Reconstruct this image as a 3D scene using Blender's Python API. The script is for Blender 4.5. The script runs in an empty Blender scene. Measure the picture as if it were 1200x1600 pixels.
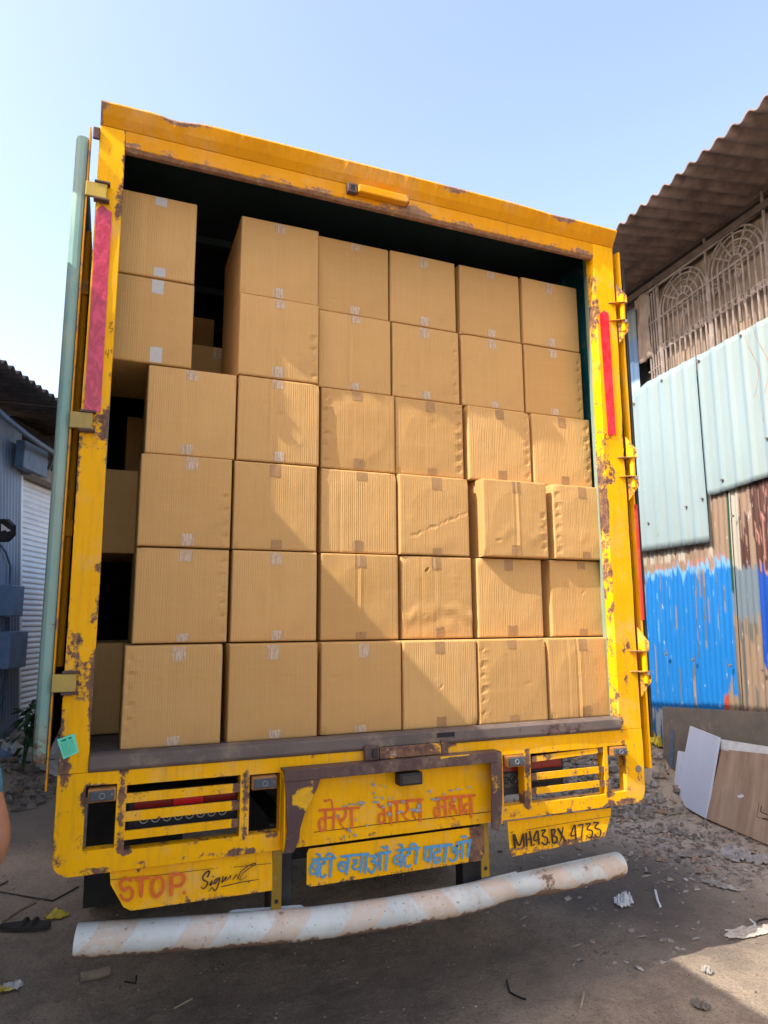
import bpy, bmesh, math, random
from mathutils import Vector, Matrix, noise
R = math.radians
random.seed(7)
# ------------------------------------------------------------------ camera
CAM = Vector((-0.09342, -2.64474, 0.46337))
F_PX = 1064.74
YAW, PITCH, ROLL = 0.380509, 0.155443, -0.005220
_fw = Vector((math.sin(YAW)*math.cos(PITCH), math.cos(YAW)*math.cos(PITCH), math.sin(PITCH)))
_r0 = Vector((math.cos(YAW), -math.sin(YAW), 0)); _u0 = _r0.cross(_fw)
_r = _r0*math.cos(ROLL) + _u0*math.sin(ROLL); _u = -_r0*math.sin(ROLL) + _u0*math.cos(ROLL)
scene = bpy.context.scene
cd = bpy.data.cameras.new("camera"); cam = bpy.data.objects.new("camera", cd); scene.collection.objects.link(cam)
m = Matrix((( _r.x, _u.x, -_fw.x, CAM.x), (_r.y, _u.y, -_fw.y, CAM.y), (_r.z, _u.z, -_fw.z, CAM.z), (0, 0, 0, 1)))
cam.matrix_world = m
cd.sensor_fit = 'VERTICAL'; cd.sensor_height = 24.0; cd.sensor_width = 18.0
cd.lens = 24.0*F_PX/1600.0
cd.clip_start = 0.05; cd.clip_end = 2000
scene.camera = cam
# ------------------------------------------------------------------ light
SUN = Vector((4.6, 1.0, -4.85)).normalized()         # direction the sunlight travels
elev = math.asin(-SUN.z); az = math.atan2(-SUN.x, -SUN.y)
w = bpy.data.worlds.new("World"); scene.world = w; w.use_nodes = True
nt = w.node_tree; nt.nodes.clear()
sky = nt.nodes.new('ShaderNodeTexSky'); sky.sky_type = 'NISHITA'; sky.sun_disc = False
sky.sun_elevation = elev; sky.sun_rotation = az; sky.altitude = 0; sky.air_density = 1.0; sky.dust_density = 2.6; sky.ozone_density = 2.0
bg = nt.nodes.new('ShaderNodeBackground'); bg.inputs['Strength'].default_value = 0.15
out = nt.nodes.new('ShaderNodeOutputWorld')
hz = nt.nodes.new('ShaderNodeMix'); hz.data_type = 'RGBA'; hz.blend_type = 'MULTIPLY'; hz.inputs[0].default_value = 1; hz.inputs[7].default_value = (1.20, 1.03, .90, 1)   # dusty warm air
nt.links.new(sky.outputs[0], hz.inputs[6]); nt.links.new(hz.outputs[2], bg.inputs[0]); nt.links.new(bg.outputs[0], out.inputs[0])
ld = bpy.data.lights.new("sun", 'SUN'); ld.energy = 2.3; ld.angle = R(0.4); ld.color = (1.0, 0.93, 0.82)
lo = bpy.data.objects.new("sun", ld); scene.collection.objects.link(lo)
lo.rotation_euler = SUN.to_track_quat('-Z', 'Y').to_euler(); lo.location = (-20, -6, 22)
scene.view_settings.view_transform = 'Standard'; scene.view_settings.look = 'None'
scene.view_settings.exposure = 1.76; scene.view_settings.gamma = 1.0
GZ = -1.15                                             # ground level; z = 0 is the truck's load bed
# ------------------------------------------------------------------ pixel -> place helpers (rays through the photo)
def ray(u, v): return _fw + _r*((u-600)/F_PX) + _u*((800-v)/F_PX)
def PY(u, v, y=0.0):
    d = ray(u, v); t = (y-CAM.y)/d.y; return CAM + d*t
def PZ(u, v, z):
    d = ray(u, v); t = (z-CAM.z)/d.z; return CAM + d*t
def PD(u, v, dist): return CAM + ray(u, v)*dist
def PP(u, v, p0, n):
    d = ray(u, v); t = (p0-CAM).dot(n)/d.dot(n); return CAM + d*t
# ------------------------------------------------------------------ node materials
def lin(r, g, b):
    f = lambda c: (c/255/12.92) if c/255 <= 0.04045 else ((c/255+0.055)/1.055)**2.4
    return (f(r), f(g), f(b), 1)
class NM:
    def __init__(s, name):
        s.m = bpy.data.materials.new(name); s.m.use_nodes = True; s.t = s.m.node_tree; s.t.nodes.clear()
        s.o = s.n('ShaderNodeOutputMaterial'); s.b = s.n('ShaderNodeBsdfPrincipled'); s.l(s.b.outputs[0], s.o.inputs[0])
        s.tc = s.n('ShaderNodeTexCoord')
    def n(s, k): return s.t.nodes.new(k)
    def l(s, a, b): s.t.links.new(a, b)
    def val(s, sock, v):
        if hasattr(v, 'is_linked') or isinstance(v, bpy.types.NodeSocket): s.l(v, sock)
        else: sock.default_value = v
    def noise(s, scale, detail=6, rough=.6, stretch=None, src=None, dist=0, loc=(0, 0, 0)):
        mp = s.n('ShaderNodeMapping'); s.l(src or s.tc.outputs['Object'], mp.inputs[0]); mp.inputs['Location'].default_value = loc
        if stretch: mp.inputs['Scale'].default_value = stretch
        t = s.n('ShaderNodeTexNoise'); s.l(mp.outputs[0], t.inputs['Vector'])
        t.inputs['Scale'].default_value = scale; t.inputs['Detail'].default_value = detail; t.inputs['Roughness'].default_value = rough
        t.inputs['Distortion'].default_value = dist
        return t.outputs['Fac']
    def ramp(s, x, a, b, va=0., vb=1.):
        r = s.n('ShaderNodeMapRange'); s.val(r.inputs['Value'], x)
        r.inputs['From Min'].default_value = a; r.inputs['From Max'].default_value = b
        r.inputs['To Min'].default_value = va; r.inputs['To Max'].default_value = vb
        return r.outputs[0]
    def math(s, op, a, b=0.):
        r = s.n('ShaderNodeMath'); r.operation = op; s.val(r.inputs[0], a); s.val(r.inputs[1], b); return r.outputs[0]
    def mix(s, f, a, b, mode='MIX'):
        r = s.n('ShaderNodeMix'); r.data_type = 'RGBA'; r.blend_type = mode
        s.val(r.inputs[0], f); s.val(r.inputs[6], a); s.val(r.inputs[7], b); return r.outputs[2]
    def attr(s, name):
        a = s.n('ShaderNodeAttribute'); a.attribute_name = name; return a
    def bump(s, h, strength=.3, dist=.002, prev=None):
        b = s.n('ShaderNodeBump'); s.val(b.inputs['Height'], h); b.inputs['Strength'].default_value = strength; b.inputs['Distance'].default_value = dist
        if prev is not None: s.l(prev, b.inputs['Normal'])
        return b.outputs[0]
    def done(s, col, rough=.6, normal=None, metal=0., spec=.4):
        s.val(s.b.inputs['Base Color'], col); s.val(s.b.inputs['Roughness'], rough); s.val(s.b.inputs['Metallic'], metal)
        s.b.inputs['Specular IOR Level'].default_value = spec
        if normal is not None: s.l(normal, s.b.inputs['Normal'])
        return s.m
M = {}
def worn(name, base, base2, rust=(.075, .045, .05, 1), rust2=(.20, .11, .06, 1), bare=(.42, .34, .28, 1), thr=.60, rough=.42, dirt=.25):
    n = NM(name); wv = n.attr('wear').outputs['Fac']
    big = n.noise(13, 12, .74, loc=(3, 1, 2)); fine = n.noise(70, 6, .75); mid = n.noise(30, 8, .72, loc=(8, 8, 1)); tone = n.noise(2.2, 4, .6)
    v = n.math('ADD', n.math('MULTIPLY', big, .55), n.math('ADD', n.math('MULTIPLY', fine, .17), n.math('MULTIPLY', mid, .28)))
    v = n.math('ADD', v, wv)
    mask = n.ramp(v, thr+.055, thr+.075); edge = n.ramp(v, thr+.02, thr+.07)
    c = n.mix(n.ramp(tone, .35, .65), base, base2)
    streak = n.noise(14, 5, .6, stretch=(3.2, 3.2, .35))
    c = n.mix(n.ramp(streak, .5, .78, 0, dirt), c, (.20, .12, .05, 1)); dust = n.noise(4, 8, .75, loc=(2, 9, 9)); c = n.mix(n.ramp(dust, .52, .72, 0, dirt*1.6), c, (.52, .40, .25, 1))
    sp = n.noise(130, 2, .5, loc=(9, 2, 4)); c = n.mix(n.ramp(sp, .72, .75, 0, .6), c, rust)
    rc = n.mix(n.ramp(n.noise(30, 6, .7, loc=(1, 7, 3)), .4, .62), rust, rust2)
    pale = n.noise(16, 6, .65, loc=(5, 5, 9)); rc = n.mix(n.ramp(pale, .60, .68, 0, .8), rc, bare)
    c = n.mix(edge, c, rust2); c = n.mix(mask, c, rc)
    h = n.math('SUBTRACT', n.math('MULTIPLY', fine, .15), mask)
    h = n.math('ADD', h, n.math('MULTIPLY', big, .5))
    M[name] = n.done(c, n.ramp(mask, 0, 1, rough, .8), n.bump(h, .35, .0022), spec=.10)
worn('yellow', (.82, .395, .002, 1), (.90, .45, .003, 1), rust=(.10, .06, .055, 1), rust2=(.24, .13, .07, 1), thr=.595, dirt=.33)
worn('orange_paint', (.62, .255, .003, 1), (.70, .30, .004, 1), rust=(.22, .12, .08, 1), rust2=(.32, .19, .11, 1), thr=.60, dirt=.22)
worn('sill_rust', (.10, .085, .08, 1), (.15, .12, .11, 1), rust=(.06, .04, .045, 1), rust2=(.13, .085, .075, 1), thr=.56, rough=.55)
worn('purple_rust', (.075, .048, .052, 1), (.11, .07, .065, 1), rust=(.7, .40, .02, 1), rust2=(.6, .33, .03, 1), bare=(.45, .48, .46, 1), thr=.64)
worn('teal_paint', (.20, .36, .33, 1), (.30, .42, .36, 1), rust=(.14, .08, .055, 1), rust2=(.25, .18, .10, 1), thr=.62, rough=.5)
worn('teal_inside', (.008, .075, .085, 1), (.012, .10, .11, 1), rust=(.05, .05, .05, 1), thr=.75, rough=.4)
worn('white_pipe', (.62, .68, .68, 1), (.70, .74, .72, 1), rust=(.20, .11, .07, 1), rust2=(.42, .26, .16, 1), thr=.64, rough=.42)
worn('strap', (.33, .25, .10, 1), (.50, .36, .07, 1), rust=(.16, .10, .07, 1), thr=.60, rough=.5)
worn('hanger_paint', (.24, .15, .02, 1), (.32, .20, .02, 1), thr=.6)
worn('red_paint', (.55, .04, .03, 1), (.6, .07, .05, 1), thr=.7)
def plain(name, col, rough=.6, metal=0., var=.2, sc=8., bump=.15, bsc=40, spec=.4):
    n = NM(name); a = tuple(min(1, c*(1+var)) for c in col[:3])+(1,); b = tuple(c*(1-var) for c in col[:3])+(1,)
    c = n.mix(n.ramp(n.noise(sc, 8, .65), .35, .65), b, a)
    M[name] = n.done(c, rough, n.bump(n.noise(bsc, 5, .6), bump, .004), metal, spec)
plain('black_steel', (.018, .018, .02, 1), .6, sc=12, var=.5)
plain('rubber', (.022, .022, .023, 1), .8, var=.3)
plain('lamp_grey', (.055, .07, .09, 1), .35, var=.2)
plain('lamp_rim', (.30, .14, .04, 1), .6, var=.3, sc=30)
plain('door_dark', (.03, .017, .012, 1), .7, var=.4)
plain('stone', (.27, .235, .20, 1), .9, var=.35, bump=.6, bsc=18)
plain('stone_grey', (.17, .175, .18, 1), .9, var=.4, bump=.6, bsc=18)
plain('pebble', (.20, .18, .155, 1), .9, var=.5, sc=5, bump=.3)
plain('paper_white', (.62, .64, .66, 1), .6, var=.12, sc=6)
plain('pebble_pale', (.42, .38, .33, 1), .8, var=.25)
plain('sheet_plastic', (.55, .56, .55, 1), .45, var=.25, sc=5, bump=.6, bsc=14)
plain('blue_plastic', (.02, .16, .60, 1), .35, var=.15)
plain('red_bit', (.45, .02, .02, 1), .5)
plain('yellow_bit', (.62, .50, .05, 1), .45, var=.3, sc=40)
plain('skin', (.36, .17, .10, 1), .5, var=.12, sc=14, bump=.1, bsc=120)
plain('shirt_blue', (.05, .17, .24, 1), .85, var=.15, bump=.3)
plain('trousers', (.05, .055, .07, 1), .85, var=.2)
plain('hair', (.012, .01, .009, 1), .6)
plain('sole', (.045, .042, .04, 1), .8, var=.3)
plain('wood_pole', (.30, .24, .18, 1), .85, var=.3, sc=14)
plain('leaf', (.035, .09, .03, 1), .5, var=.4, sc=20)
plain('grille_iron', (.20, .165, .145, 1), .8, var=.3)
plain('blue_grey_metal', (.10, .16, .25, 1), .55, var=.25)
plain('box_blue', (.17, .27, .43, 1), .5, var=.15)
plain('concrete_wall', (.26, .24, .22, 1), .9, var=.2, bump=.4)
plain('dark_void', (.02, .018, .018, 1), .9)
plain('roof_under', (.16, .112, .095, 1), .9, var=.4, sc=5, bump=.4, bsc=25)
plain('roof_dark', (.075, .056, .048, 1), .9, var=.4, sc=5, bump=.4, bsc=25)
plain('beam_wood', (.09, .065, .055, 1), .85, var=.3)
plain('cream_panel', (.66, .57, .46, 1), .8, var=.06)
plain('fabric_brown', (.22, .165, .13, 1), .95, var=.25, sc=4, bump=.5, bsc=10)
plain('lens_red', (.20, .012, .012, 1), .22, var=.1)
plain('lens_bright_red', (.55, .015, .02, 1), .2, var=.1)
plain('lens_dark', (.03, .032, .035, 1), .12, var=.1)
plain('lens_ring', (.30, .31, .32, 1), .2, var=.1)
plain('bolt', (.20, .18, .16, 1), .5, .4)
plain('bare_metal', (.27, .31, .34, 1), .45, .2, var=.3, sc=60)
plain('ink_black', (.028, .018, .014, 1), .6, var=.4, sc=50, bump=.05)
plain('ink_orange', (.66, .13, .018, 1), .55, var=.14, sc=40, bump=.05)
plain('ink_blue', (.075, .29, .50, 1), .55, var=.18, sc=40, bump=.05)
plain('ink_green', (.01, .16, .12, 1), .6, bump=.02)
plain('sticker_green', (.13, .72, .48, 1), .5, var=.05, bump=.05)
plain('paper_board', (.53, .58, .70, 1), .6, var=.04, sc=3, bump=.05)
plain('crack', (.05, .025, .015, 1), .9)
plain('shutter', (.74, .80, .90, 1), .5, .1, var=.08, sc=3)
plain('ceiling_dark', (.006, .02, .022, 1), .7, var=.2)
# cardboard
def cardboard():
    n = NM('cardboard'); info = n.n('ShaderNodeObjectInfo')
    base = n.mix(n.ramp(info.outputs['Random'], 0, 1), (.475, .272, .094, 1), (.575, .34, .125, 1))
    ln = n.noise(1, 1.5, .6, stretch=(70, 3, .8)); lh = n.noise(1, 4, .7, stretch=(3, 3, 60))
    blot = n.noise(6, 5, .6)
    c = n.mix(n.ramp(ln, .35, .7, 0, .10), base, (.36, .20, .075, 1))
    c = n.mix(n.ramp(lh, .35, .75, 0, .14), c, (.62, .42, .23, 1))
    c = n.mix(n.ramp(blot, .55, .8, 0, .25), c, (.36, .21, .10, 1))
    sc = n.noise(3, 8, .75, stretch=(6, 1, 1), loc=(4, 4, 4)); c = n.mix(n.ramp(sc, .68, .72, 0, .3), c, (.66, .47, .29, 1))
    h = n.math('ADD', n.math('MULTIPLY', ln, .8), n.math('MULTIPLY', lh, .35))
    sx = n.n('ShaderNodeSeparateXYZ'); n.l(n.tc.outputs['Object'], sx.inputs[0])
    am = n.ramp(n.noise(1, 2, .5, stretch=(14, 3, 5), loc=(3, 3, 3)), .35, .7, .1, 1.)
    am = n.math('MULTIPLY', am, n.ramp(info.outputs['Random'], 0, 1, .45, 1.25)); fl = n.math('MULTIPLY', n.math('SINE', n.math('ADD', n.math('MULTIPLY', sx.outputs[0], 690.), n.math('MULTIPLY', n.noise(1, 2, .5, stretch=(40, 2, 1.5), loc=(1, 5, 2)), 9.))), am)
    c = n.mix(n.ramp(fl, .2, 1., 0, .12), c, (.33, .18, .065, 1))
    nb = n.bump(n.math('ADD', h, n.math('MULTIPLY', fl, .36)), .85, .0019); nb = n.bump(n.noise(5, 4, .6), .25, .012, nb)
    fib = n.bump(n.noise(300, 2, .5), .08, .001, nb)
    M['cardboard'] = n.done(c, .78, fib, spec=.2)
cardboard()
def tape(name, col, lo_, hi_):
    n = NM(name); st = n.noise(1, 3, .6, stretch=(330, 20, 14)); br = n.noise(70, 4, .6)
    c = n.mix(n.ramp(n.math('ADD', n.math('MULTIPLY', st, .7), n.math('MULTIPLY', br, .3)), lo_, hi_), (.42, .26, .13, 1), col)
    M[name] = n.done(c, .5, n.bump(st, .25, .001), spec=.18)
tape('tape_shaded', (.58, .50, .42, 1), .45, .60); tape('tape_sunlit', (.31, .175, .07, 1), .3, .6)  # one tape, its look in shade and in sun painted as two colours
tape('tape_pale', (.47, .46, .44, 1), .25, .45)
def reflective(name, a, b):
    n = NM(name); v = n.noise(12, 5, .7, stretch=(2, 1, 1), dist=1.5)
    c = n.mix(n.ramp(v, .45, .58), a, b)
    M[name] = n.done(c, .3, n.bump(n.noise(40, 4, .6), .4, .003), spec=.6)
reflective('tape_pink', (.40, .008, .035, 1), (.58, .035, .085, 1)); reflective('tape_red', (.62, .004, .012, 1), (.72, .03, .05, 1))
def ground_mat():
    n = NM('soil')
    a = n.noise(.5, 6, .65); b = n.noise(5, 10, .72); f = n.noise(34, 8, .75); g = n.noise(110, 4, .7)
    c = n.mix(n.ramp(a, .38, .62), (.45, .36, .27, 1), (.56, .445, .33, 1))
    c = n.mix(n.ramp(b, .45, .60, 0, .62), c, (.27, .22, .175, 1))
    c = n.mix(n.ramp(f, .55, .64, 0, .55), c, (.60, .52, .43, 1))
    c = n.mix(n.ramp(g, .54, .63, 0, .65), c, (.12, .10, .08, 1))
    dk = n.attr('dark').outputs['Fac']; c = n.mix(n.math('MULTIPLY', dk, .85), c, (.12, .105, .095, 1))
    li = n.attr('light').outputs['Fac']; c = n.mix(n.math('MULTIPLY', li, n.ramp(f, .35, .6, .4, .9)), c, (.62, .52, .42, 1))  # paler soil; also carries the painted brightness of the left lane
    h = n.math('ADD', n.math('MULTIPLY', b, .8), n.math('ADD', n.math('MULTIPLY', f, .55), n.math('MULTIPLY', g, .16)))
    nb = n.bump(h, .9, .06)
    M['soil'] = n.done(c, .93, nb, spec=.15)
ground_mat()
def vc_mat(name, rough=.55, chip=(.62, .62, .60, 1), chipamt=.35, metal=0.):
    n = NM(name); col = n.attr('col').outputs['Color']
    tone = n.noise(2.5, 5, .6, stretch=(1, 1, .4)); c = n.mix(n.ramp(tone, .3, .7, 0, .45), (0, 0, 0, 1), col, 'MIX') if False else n.mix(n.ramp(tone, .3, .7, 0, .3), col, (.62, .60, .58, 1), 'MULTIPLY')
    ch = n.noise(22, 8, .75, stretch=(1, 1, .22)); c = n.mix(n.ramp(ch, .62, .70, 0, chipamt), c, chip)
    rs = n.noise(7, 8, .7, stretch=(1.6, 1.6, .5), loc=(7, 3, 1)); c = n.mix(n.ramp(rs, .68, .74, 0, .6), c, (.16, .08, .05, 1))
    M[name] = n.done(c, rough, n.bump(n.noise(20, 5, .6), .2, .004), metal, .4)
vc_mat('painted_sheet', .55, (.62, .66, .68, 1), .75); vc_mat('light_sheet', .5, (.42, .44, .42, 1), .5)
def plywood():
    n = NM('plywood'); g = n.noise(3, 6, .65, stretch=(1, 5, .5), dist=.1); b = n.noise(4, 6, .6)
    c = n.mix(n.ramp(g, .35, .65), (.30, .20, .135, 1), (.42, .30, .215, 1)); c = n.mix(n.ramp(b, .5, .75, 0, .5), c, (.24, .17, .125, 1))
    M['plywood'] = n.done(c, .75, n.bump(g, .15, .003))
    n = NM('rusty_plate'); g = n.noise(2.5, 8, .7); b = n.noise(9, 8, .75, stretch=(1.6, 1.6, .6))
    c = n.mix(n.ramp(g, .4, .6), (.15, .135, .115, 1), (.21, .18, .145, 1)); c = n.mix(n.ramp(b, .57, .63, 0, .8), c, (.30, .24, .17, 1))
    c = n.mix(n.ramp(n.noise(5, 8, .7, loc=(3, 9, 1)), .62, .66, 0, .9), c, (.17, .075, .03, 1))
    M['rusty_plate'] = n.done(c, .7, n.bump(b, .3, .004))
plywood()
# ------------------------------------------------------------------ object helpers
col = scene.collection
def tag(o, label=None, cat=None, group=None, kind=None):
    if label: o['label'] = label
    if cat: o['category'] = cat
    if group: o['group'] = group
    if kind: o['kind'] = kind
    return o
def empty(name, loc, label, cat, group=None, rz=0.):
    o = bpy.data.objects.new(name, None); o.location = loc; o.rotation_euler = (0, 0, rz); o.empty_display_size = .2; col.objects.link(o)
    return tag(o, label, cat, group)
class MB:
    def __init__(s): s.bm = bmesh.new(); s.w = {}
    def v(s, p): return s.bm.verts.new(p)
    def f(s, vs):
        try: return s.bm.faces.new(vs)
        except ValueError: return None
    def quad(s, *pts): return s.f([s.v(p) for p in pts])
    def box(s, x0, x1, y0, y1, z0, z1, mt=None):
        P = [(x, y, z) for x in (x0, x1) for y in (y0, y1) for z in (z0, z1)]
        if mt: P = [mt @ Vector(p) for p in P]
        V = [s.v(p) for p in P]
        for q in ((0, 1, 3, 2), (4, 6, 7, 5), (0, 4, 5, 1), (2, 3, 7, 6), (0, 2, 6, 4), (1, 5, 7, 3)): s.f([V[i] for i in q])
        return s
    def prism(s, pts, d):                              # pts: 3D outline; d: extrusion vector
        d = Vector(d); A = [s.v(Vector(p)) for p in pts]; B = [s.v(Vector(p)+d) for p in pts]; n = len(pts)
        s.f(A[::-1]); s.f(B)
        for i in range(n): s.f([A[i], A[(i+1) % n], B[(i+1) % n], B[i]])
        return s
    def tube(s, pts, r, seg=8, cap=True):
        pts = [Vector(p) for p in pts]; rings = []; n = len(pts)
        rr = r if isinstance(r, (list, tuple)) else [r]*n
        up = None
        for i, p in enumerate(pts):
            d = (pts[min(i+1, n-1)]-pts[max(i-1, 0)]).normalized()
            if up is None:
                up = Vector((0, 0, 1)) if abs(d.z) < .9 else Vector((1, 0, 0))
            a = d.cross(up).normalized(); b = a.cross(d).normalized(); up = b
            rings.append([s.v(p + (a*math.cos(2*math.pi*k/seg) + b*math.sin(2*math.pi*k/seg))*rr[i]) for k in range(seg)])
        for i in range(n-1):
            for k in range(seg):
                s.f([rings[i][k], rings[i][(k+1) % seg], rings[i+1][(k+1) % seg], rings[i+1][k]])
        if cap: s.f(rings[0][::-1]); s.f(rings[-1])
        return s
    def build(s, name, mat, parent=None, bevel=0., smooth=False, loc=None, local=False, wear=None, cut=0., seg=2):
        bm = s.bm
        if cut:
            for ax in range(3):
                cs = [v.co[ax] for v in bm.verts]; a, b = min(cs), max(cs); k = int((b-a)/cut)
                for i in range(1, k+1):
                    p = a+(b-a)*i/(k+1); co = Vector((0, 0, 0)); co[ax] = p; no = Vector((0, 0, 0)); no[ax] = 1
                    if k < 220: bmesh.ops.bisect_plane(bm, geom=bm.verts[:]+bm.edges[:]+bm.faces[:], plane_co=co, plane_no=no)
        bmesh.ops.recalc_face_normals(bm, faces=bm.faces)
        me = bpy.data.meshes.new(name); bm.to_mesh(me)
        if wear is not None:
            at = me.attributes.new('wear', 'FLOAT', 'POINT')
            for i, v in enumerate(me.vertices): at.data[i].value = wear(v.co) if callable(wear) else wear
        bm.free()
        o = bpy.data.objects.new(name, me); col.objects.link(o); me.materials.append(M[mat] if isinstance(mat, str) else mat)
        if smooth:
            for p in me.polygons: p.use_smooth = True
            me.set_sharp_from_angle(angle=R(55))
        if bevel:
            b = o.modifiers.new('bevel', 'BEVEL'); b.width = bevel; b.segments = seg; b.limit_method = 'ANGLE'; b.angle_limit = R(35)
        if parent is not None:
            o.parent = parent
            if not local: o.matrix_parent_inverse = Matrix.Translation(-Vector(parent.location)) if parent.type == 'EMPTY' and parent.rotation_euler.z == 0 else parent.matrix_world.inverted()
            if parent.type != 'EMPTY' and not local: o.matrix_parent_inverse = Matrix.Identity(4)
        if loc is not None: o.location = loc
        return o
def nz(x, y=0., z=0.): return noise.noise(Vector((x, y, z)))
def fbm(x, y=0., z=0., o=4):
    a, s = .5, 0.
    for i in range(o): s += a*noise.noise(Vector((x, y, z))); x *= 2.03; y *= 2.03; z *= 2.03; a *= .5
    return s
# ------------------------------------------------------------------ ground
def lines(a, b, step, far, grow=1.35):
    L = [a]; 
    while L[-1] < b: L.append(L[-1]+step)
    s = step
    while L[-1] < far: s *= grow; L.append(L[-1]+s)
    s = step; H = [a]
    while H[-1] > -far: s *= grow; H.append(H[-1]-s)
    return H[:0:-1]+L
def mound(x, y):
    h = 0.
    # rubble against the right-hand sheds
    d = (x - (3.75 + .0717*(y-1.7) + .2*nz(y*1.3, 3.)))
    if d > 0 and y > 2.0: h += min(.40, d*.5)*min(1, (y-2.0)/.8)
    # rubble and rubbish against the left-hand shed
    e = (-.968 + .372*(y-5.98)) + .86 - x
    if e > 0 and y > 4: h += min(.34, e*.42)
    return h
def gh(x, y):
    h = .018*fbm(x*.9, y*.9, 2.) + .012*fbm(x*4, y*4, 5.)
    if -3 < x < 8 and -2 < y < 11: h += .012*abs(fbm(x*13, y*13, 1., 3)) + .009*max(0, fbm(x*27, y*27, 4., 2)) + .016*max(0, fbm(x*19, y*19, 8., 2)-.16) + mound(x, y)*(1+.35*fbm(x*5, y*5, 9., 3))
    return GZ + h
def ground():
    X = lines(-1.3, 4.7, .021, 400); Y = lines(-.6, 3.9, .021, 400)
    bm = bmesh.new(); V = [[bm.verts.new((x, y, gh(x, y))) for y in Y] for x in X]
    for i in range(len(X)-1):
        for j in range(len(Y)-1): bm.faces.new((V[i][j], V[i+1][j], V[i+1][j+1], V[i][j+1]))
    me = bpy.data.meshes.new('ground'); bm.to_mesh(me); bm.free()
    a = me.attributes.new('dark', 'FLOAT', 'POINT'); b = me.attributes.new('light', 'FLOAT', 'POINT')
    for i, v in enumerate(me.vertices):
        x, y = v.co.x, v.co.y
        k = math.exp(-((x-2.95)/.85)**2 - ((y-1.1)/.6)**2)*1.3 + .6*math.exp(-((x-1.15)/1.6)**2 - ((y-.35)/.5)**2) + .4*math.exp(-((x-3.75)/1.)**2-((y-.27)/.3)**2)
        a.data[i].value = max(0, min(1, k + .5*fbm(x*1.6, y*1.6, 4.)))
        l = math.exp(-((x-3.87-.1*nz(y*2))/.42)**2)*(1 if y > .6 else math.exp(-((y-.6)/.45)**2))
        l += .75*(.5+.5*math.tanh((-.25-x)/.3))*(.5+.5*math.tanh((y-1.6)/.6))  # brightness of the more open left lane, painted in as paler soil
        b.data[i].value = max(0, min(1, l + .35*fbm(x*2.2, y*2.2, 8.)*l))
    for p in me.polygons: p.use_smooth = True
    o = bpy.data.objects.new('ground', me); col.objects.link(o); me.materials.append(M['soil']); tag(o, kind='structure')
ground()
# ------------------------------------------------------------------ truck
truck = empty('truck', (1.02, 2.0, GZ), 'open yellow goods truck seen from behind, loaded with brown cartons', 'truck')
SP = []                                                # wear spots on the rear face (x, z, rx, rz, strength)
def spot(u, v, ru, rv=None, s=.35):
    p = PY(u, v); k = (2.75+.25*(u-100)/900)/F_PX; SP.append((p.x, p.z, ru*k*.85, (rv or ru)*k*.9, s*.62))
for a in [(150, 665, 20, 34, .30), (165, 655, 8, 30, .3), (140, 700, 22, 20, .16), (135, 1060, 26, 46, .34), (118, 1010, 8, 34, .3), (150, 1100, 6, 80, .34), (148, 950, 7, 16, .28), (143, 970, 6, 12, .3),
          (150, 890, 5, 8, .3), (160, 750, 4, 10, .25), (98, 1185, 12, 20, .3), (102, 1215, 7, 32, .38), (84, 1310, 8, 40, .3), (95, 1345, 16, 14, .28), (130, 1355, 14, 10, .22), (106, 1268, 12, 3, .3),
          (192, 1207, 10, 9, .45), (230, 1195, 8, 6, .2), (196, 1330, 7, 12, .42), (160, 1360, 16, 6, .25), (366, 1333, 13, 7, .38), (395, 1330, 5, 5, .35), (316, 1333, 4, 4, .35), (425, 1307, 10, 6, .3),
          (330, 1178, 60, 6, .28), (500, 1166, 80, 7, .25), (285, 1190, 30, 4, .2), (640, 1165, 60, 6, .25), (805, 1160, 6, 6, .3), (250, 1188, 90, 4, .22), (700, 1162, 14, 8, .3),
          (150, 1228, 20, 4, .25), (132, 1250, 3, 20, .35), (188, 1240, 3, 12, .2),
          (935, 480, 12, 60, .25), (950, 700, 14, 60, .22), (948, 800, 7, 70, .33), (958, 740, 16, 26, .30), (980, 1010, 22, 26, .32), (978, 1060, 14, 30, .30), (972, 1130, 8, 50, .3), (990, 1160, 6, 30, .24), (1000, 1215, 8, 14, .4),
          (985, 1250, 30, 10, .3), (955, 1240, 8, 26, .38), (948, 1262, 12, 8, .35), (890, 1270, 6, 10, .34), (860, 1280, 12, 8, .3), (880, 1160, 30, 5, .3), (940, 1152, 30, 4, .25), (825, 1190, 5, 20, .34), (820, 1250, 5, 12, .3),
          (170, 200, 12, 12, .25), (170, 240, 4, 16, .28), (180, 330, 6, 26, .36), (186, 300, 5, 16, .3), (160, 300, 6, 24, .3), (178, 370, 4, 8, .3), (138, 600, 4, 50, .26), (118, 760, 3, 60, .2), (205, 225, 14, 5, .3),
          (912, 410, 12, 40, .22), (655, 1265, 5, 5, .3), (560, 1240, 30, 8, .05), (700, 1290, 60, 3, .2), (520, 1313, 60, 3, .2), (455, 1320, 8, 14, .34)]:
    spot(*a)
def wear_rear(c, base=-.02):
    w = base
    for x, z, rx, rz, s in SP:
        dx = (c.x-x)/rx; dz = (c.z-z)/rz; q = dx*dx+dz*dz
        if q < 6: w += s*math.exp(-q)
    return min(w*.82, .5)
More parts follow.
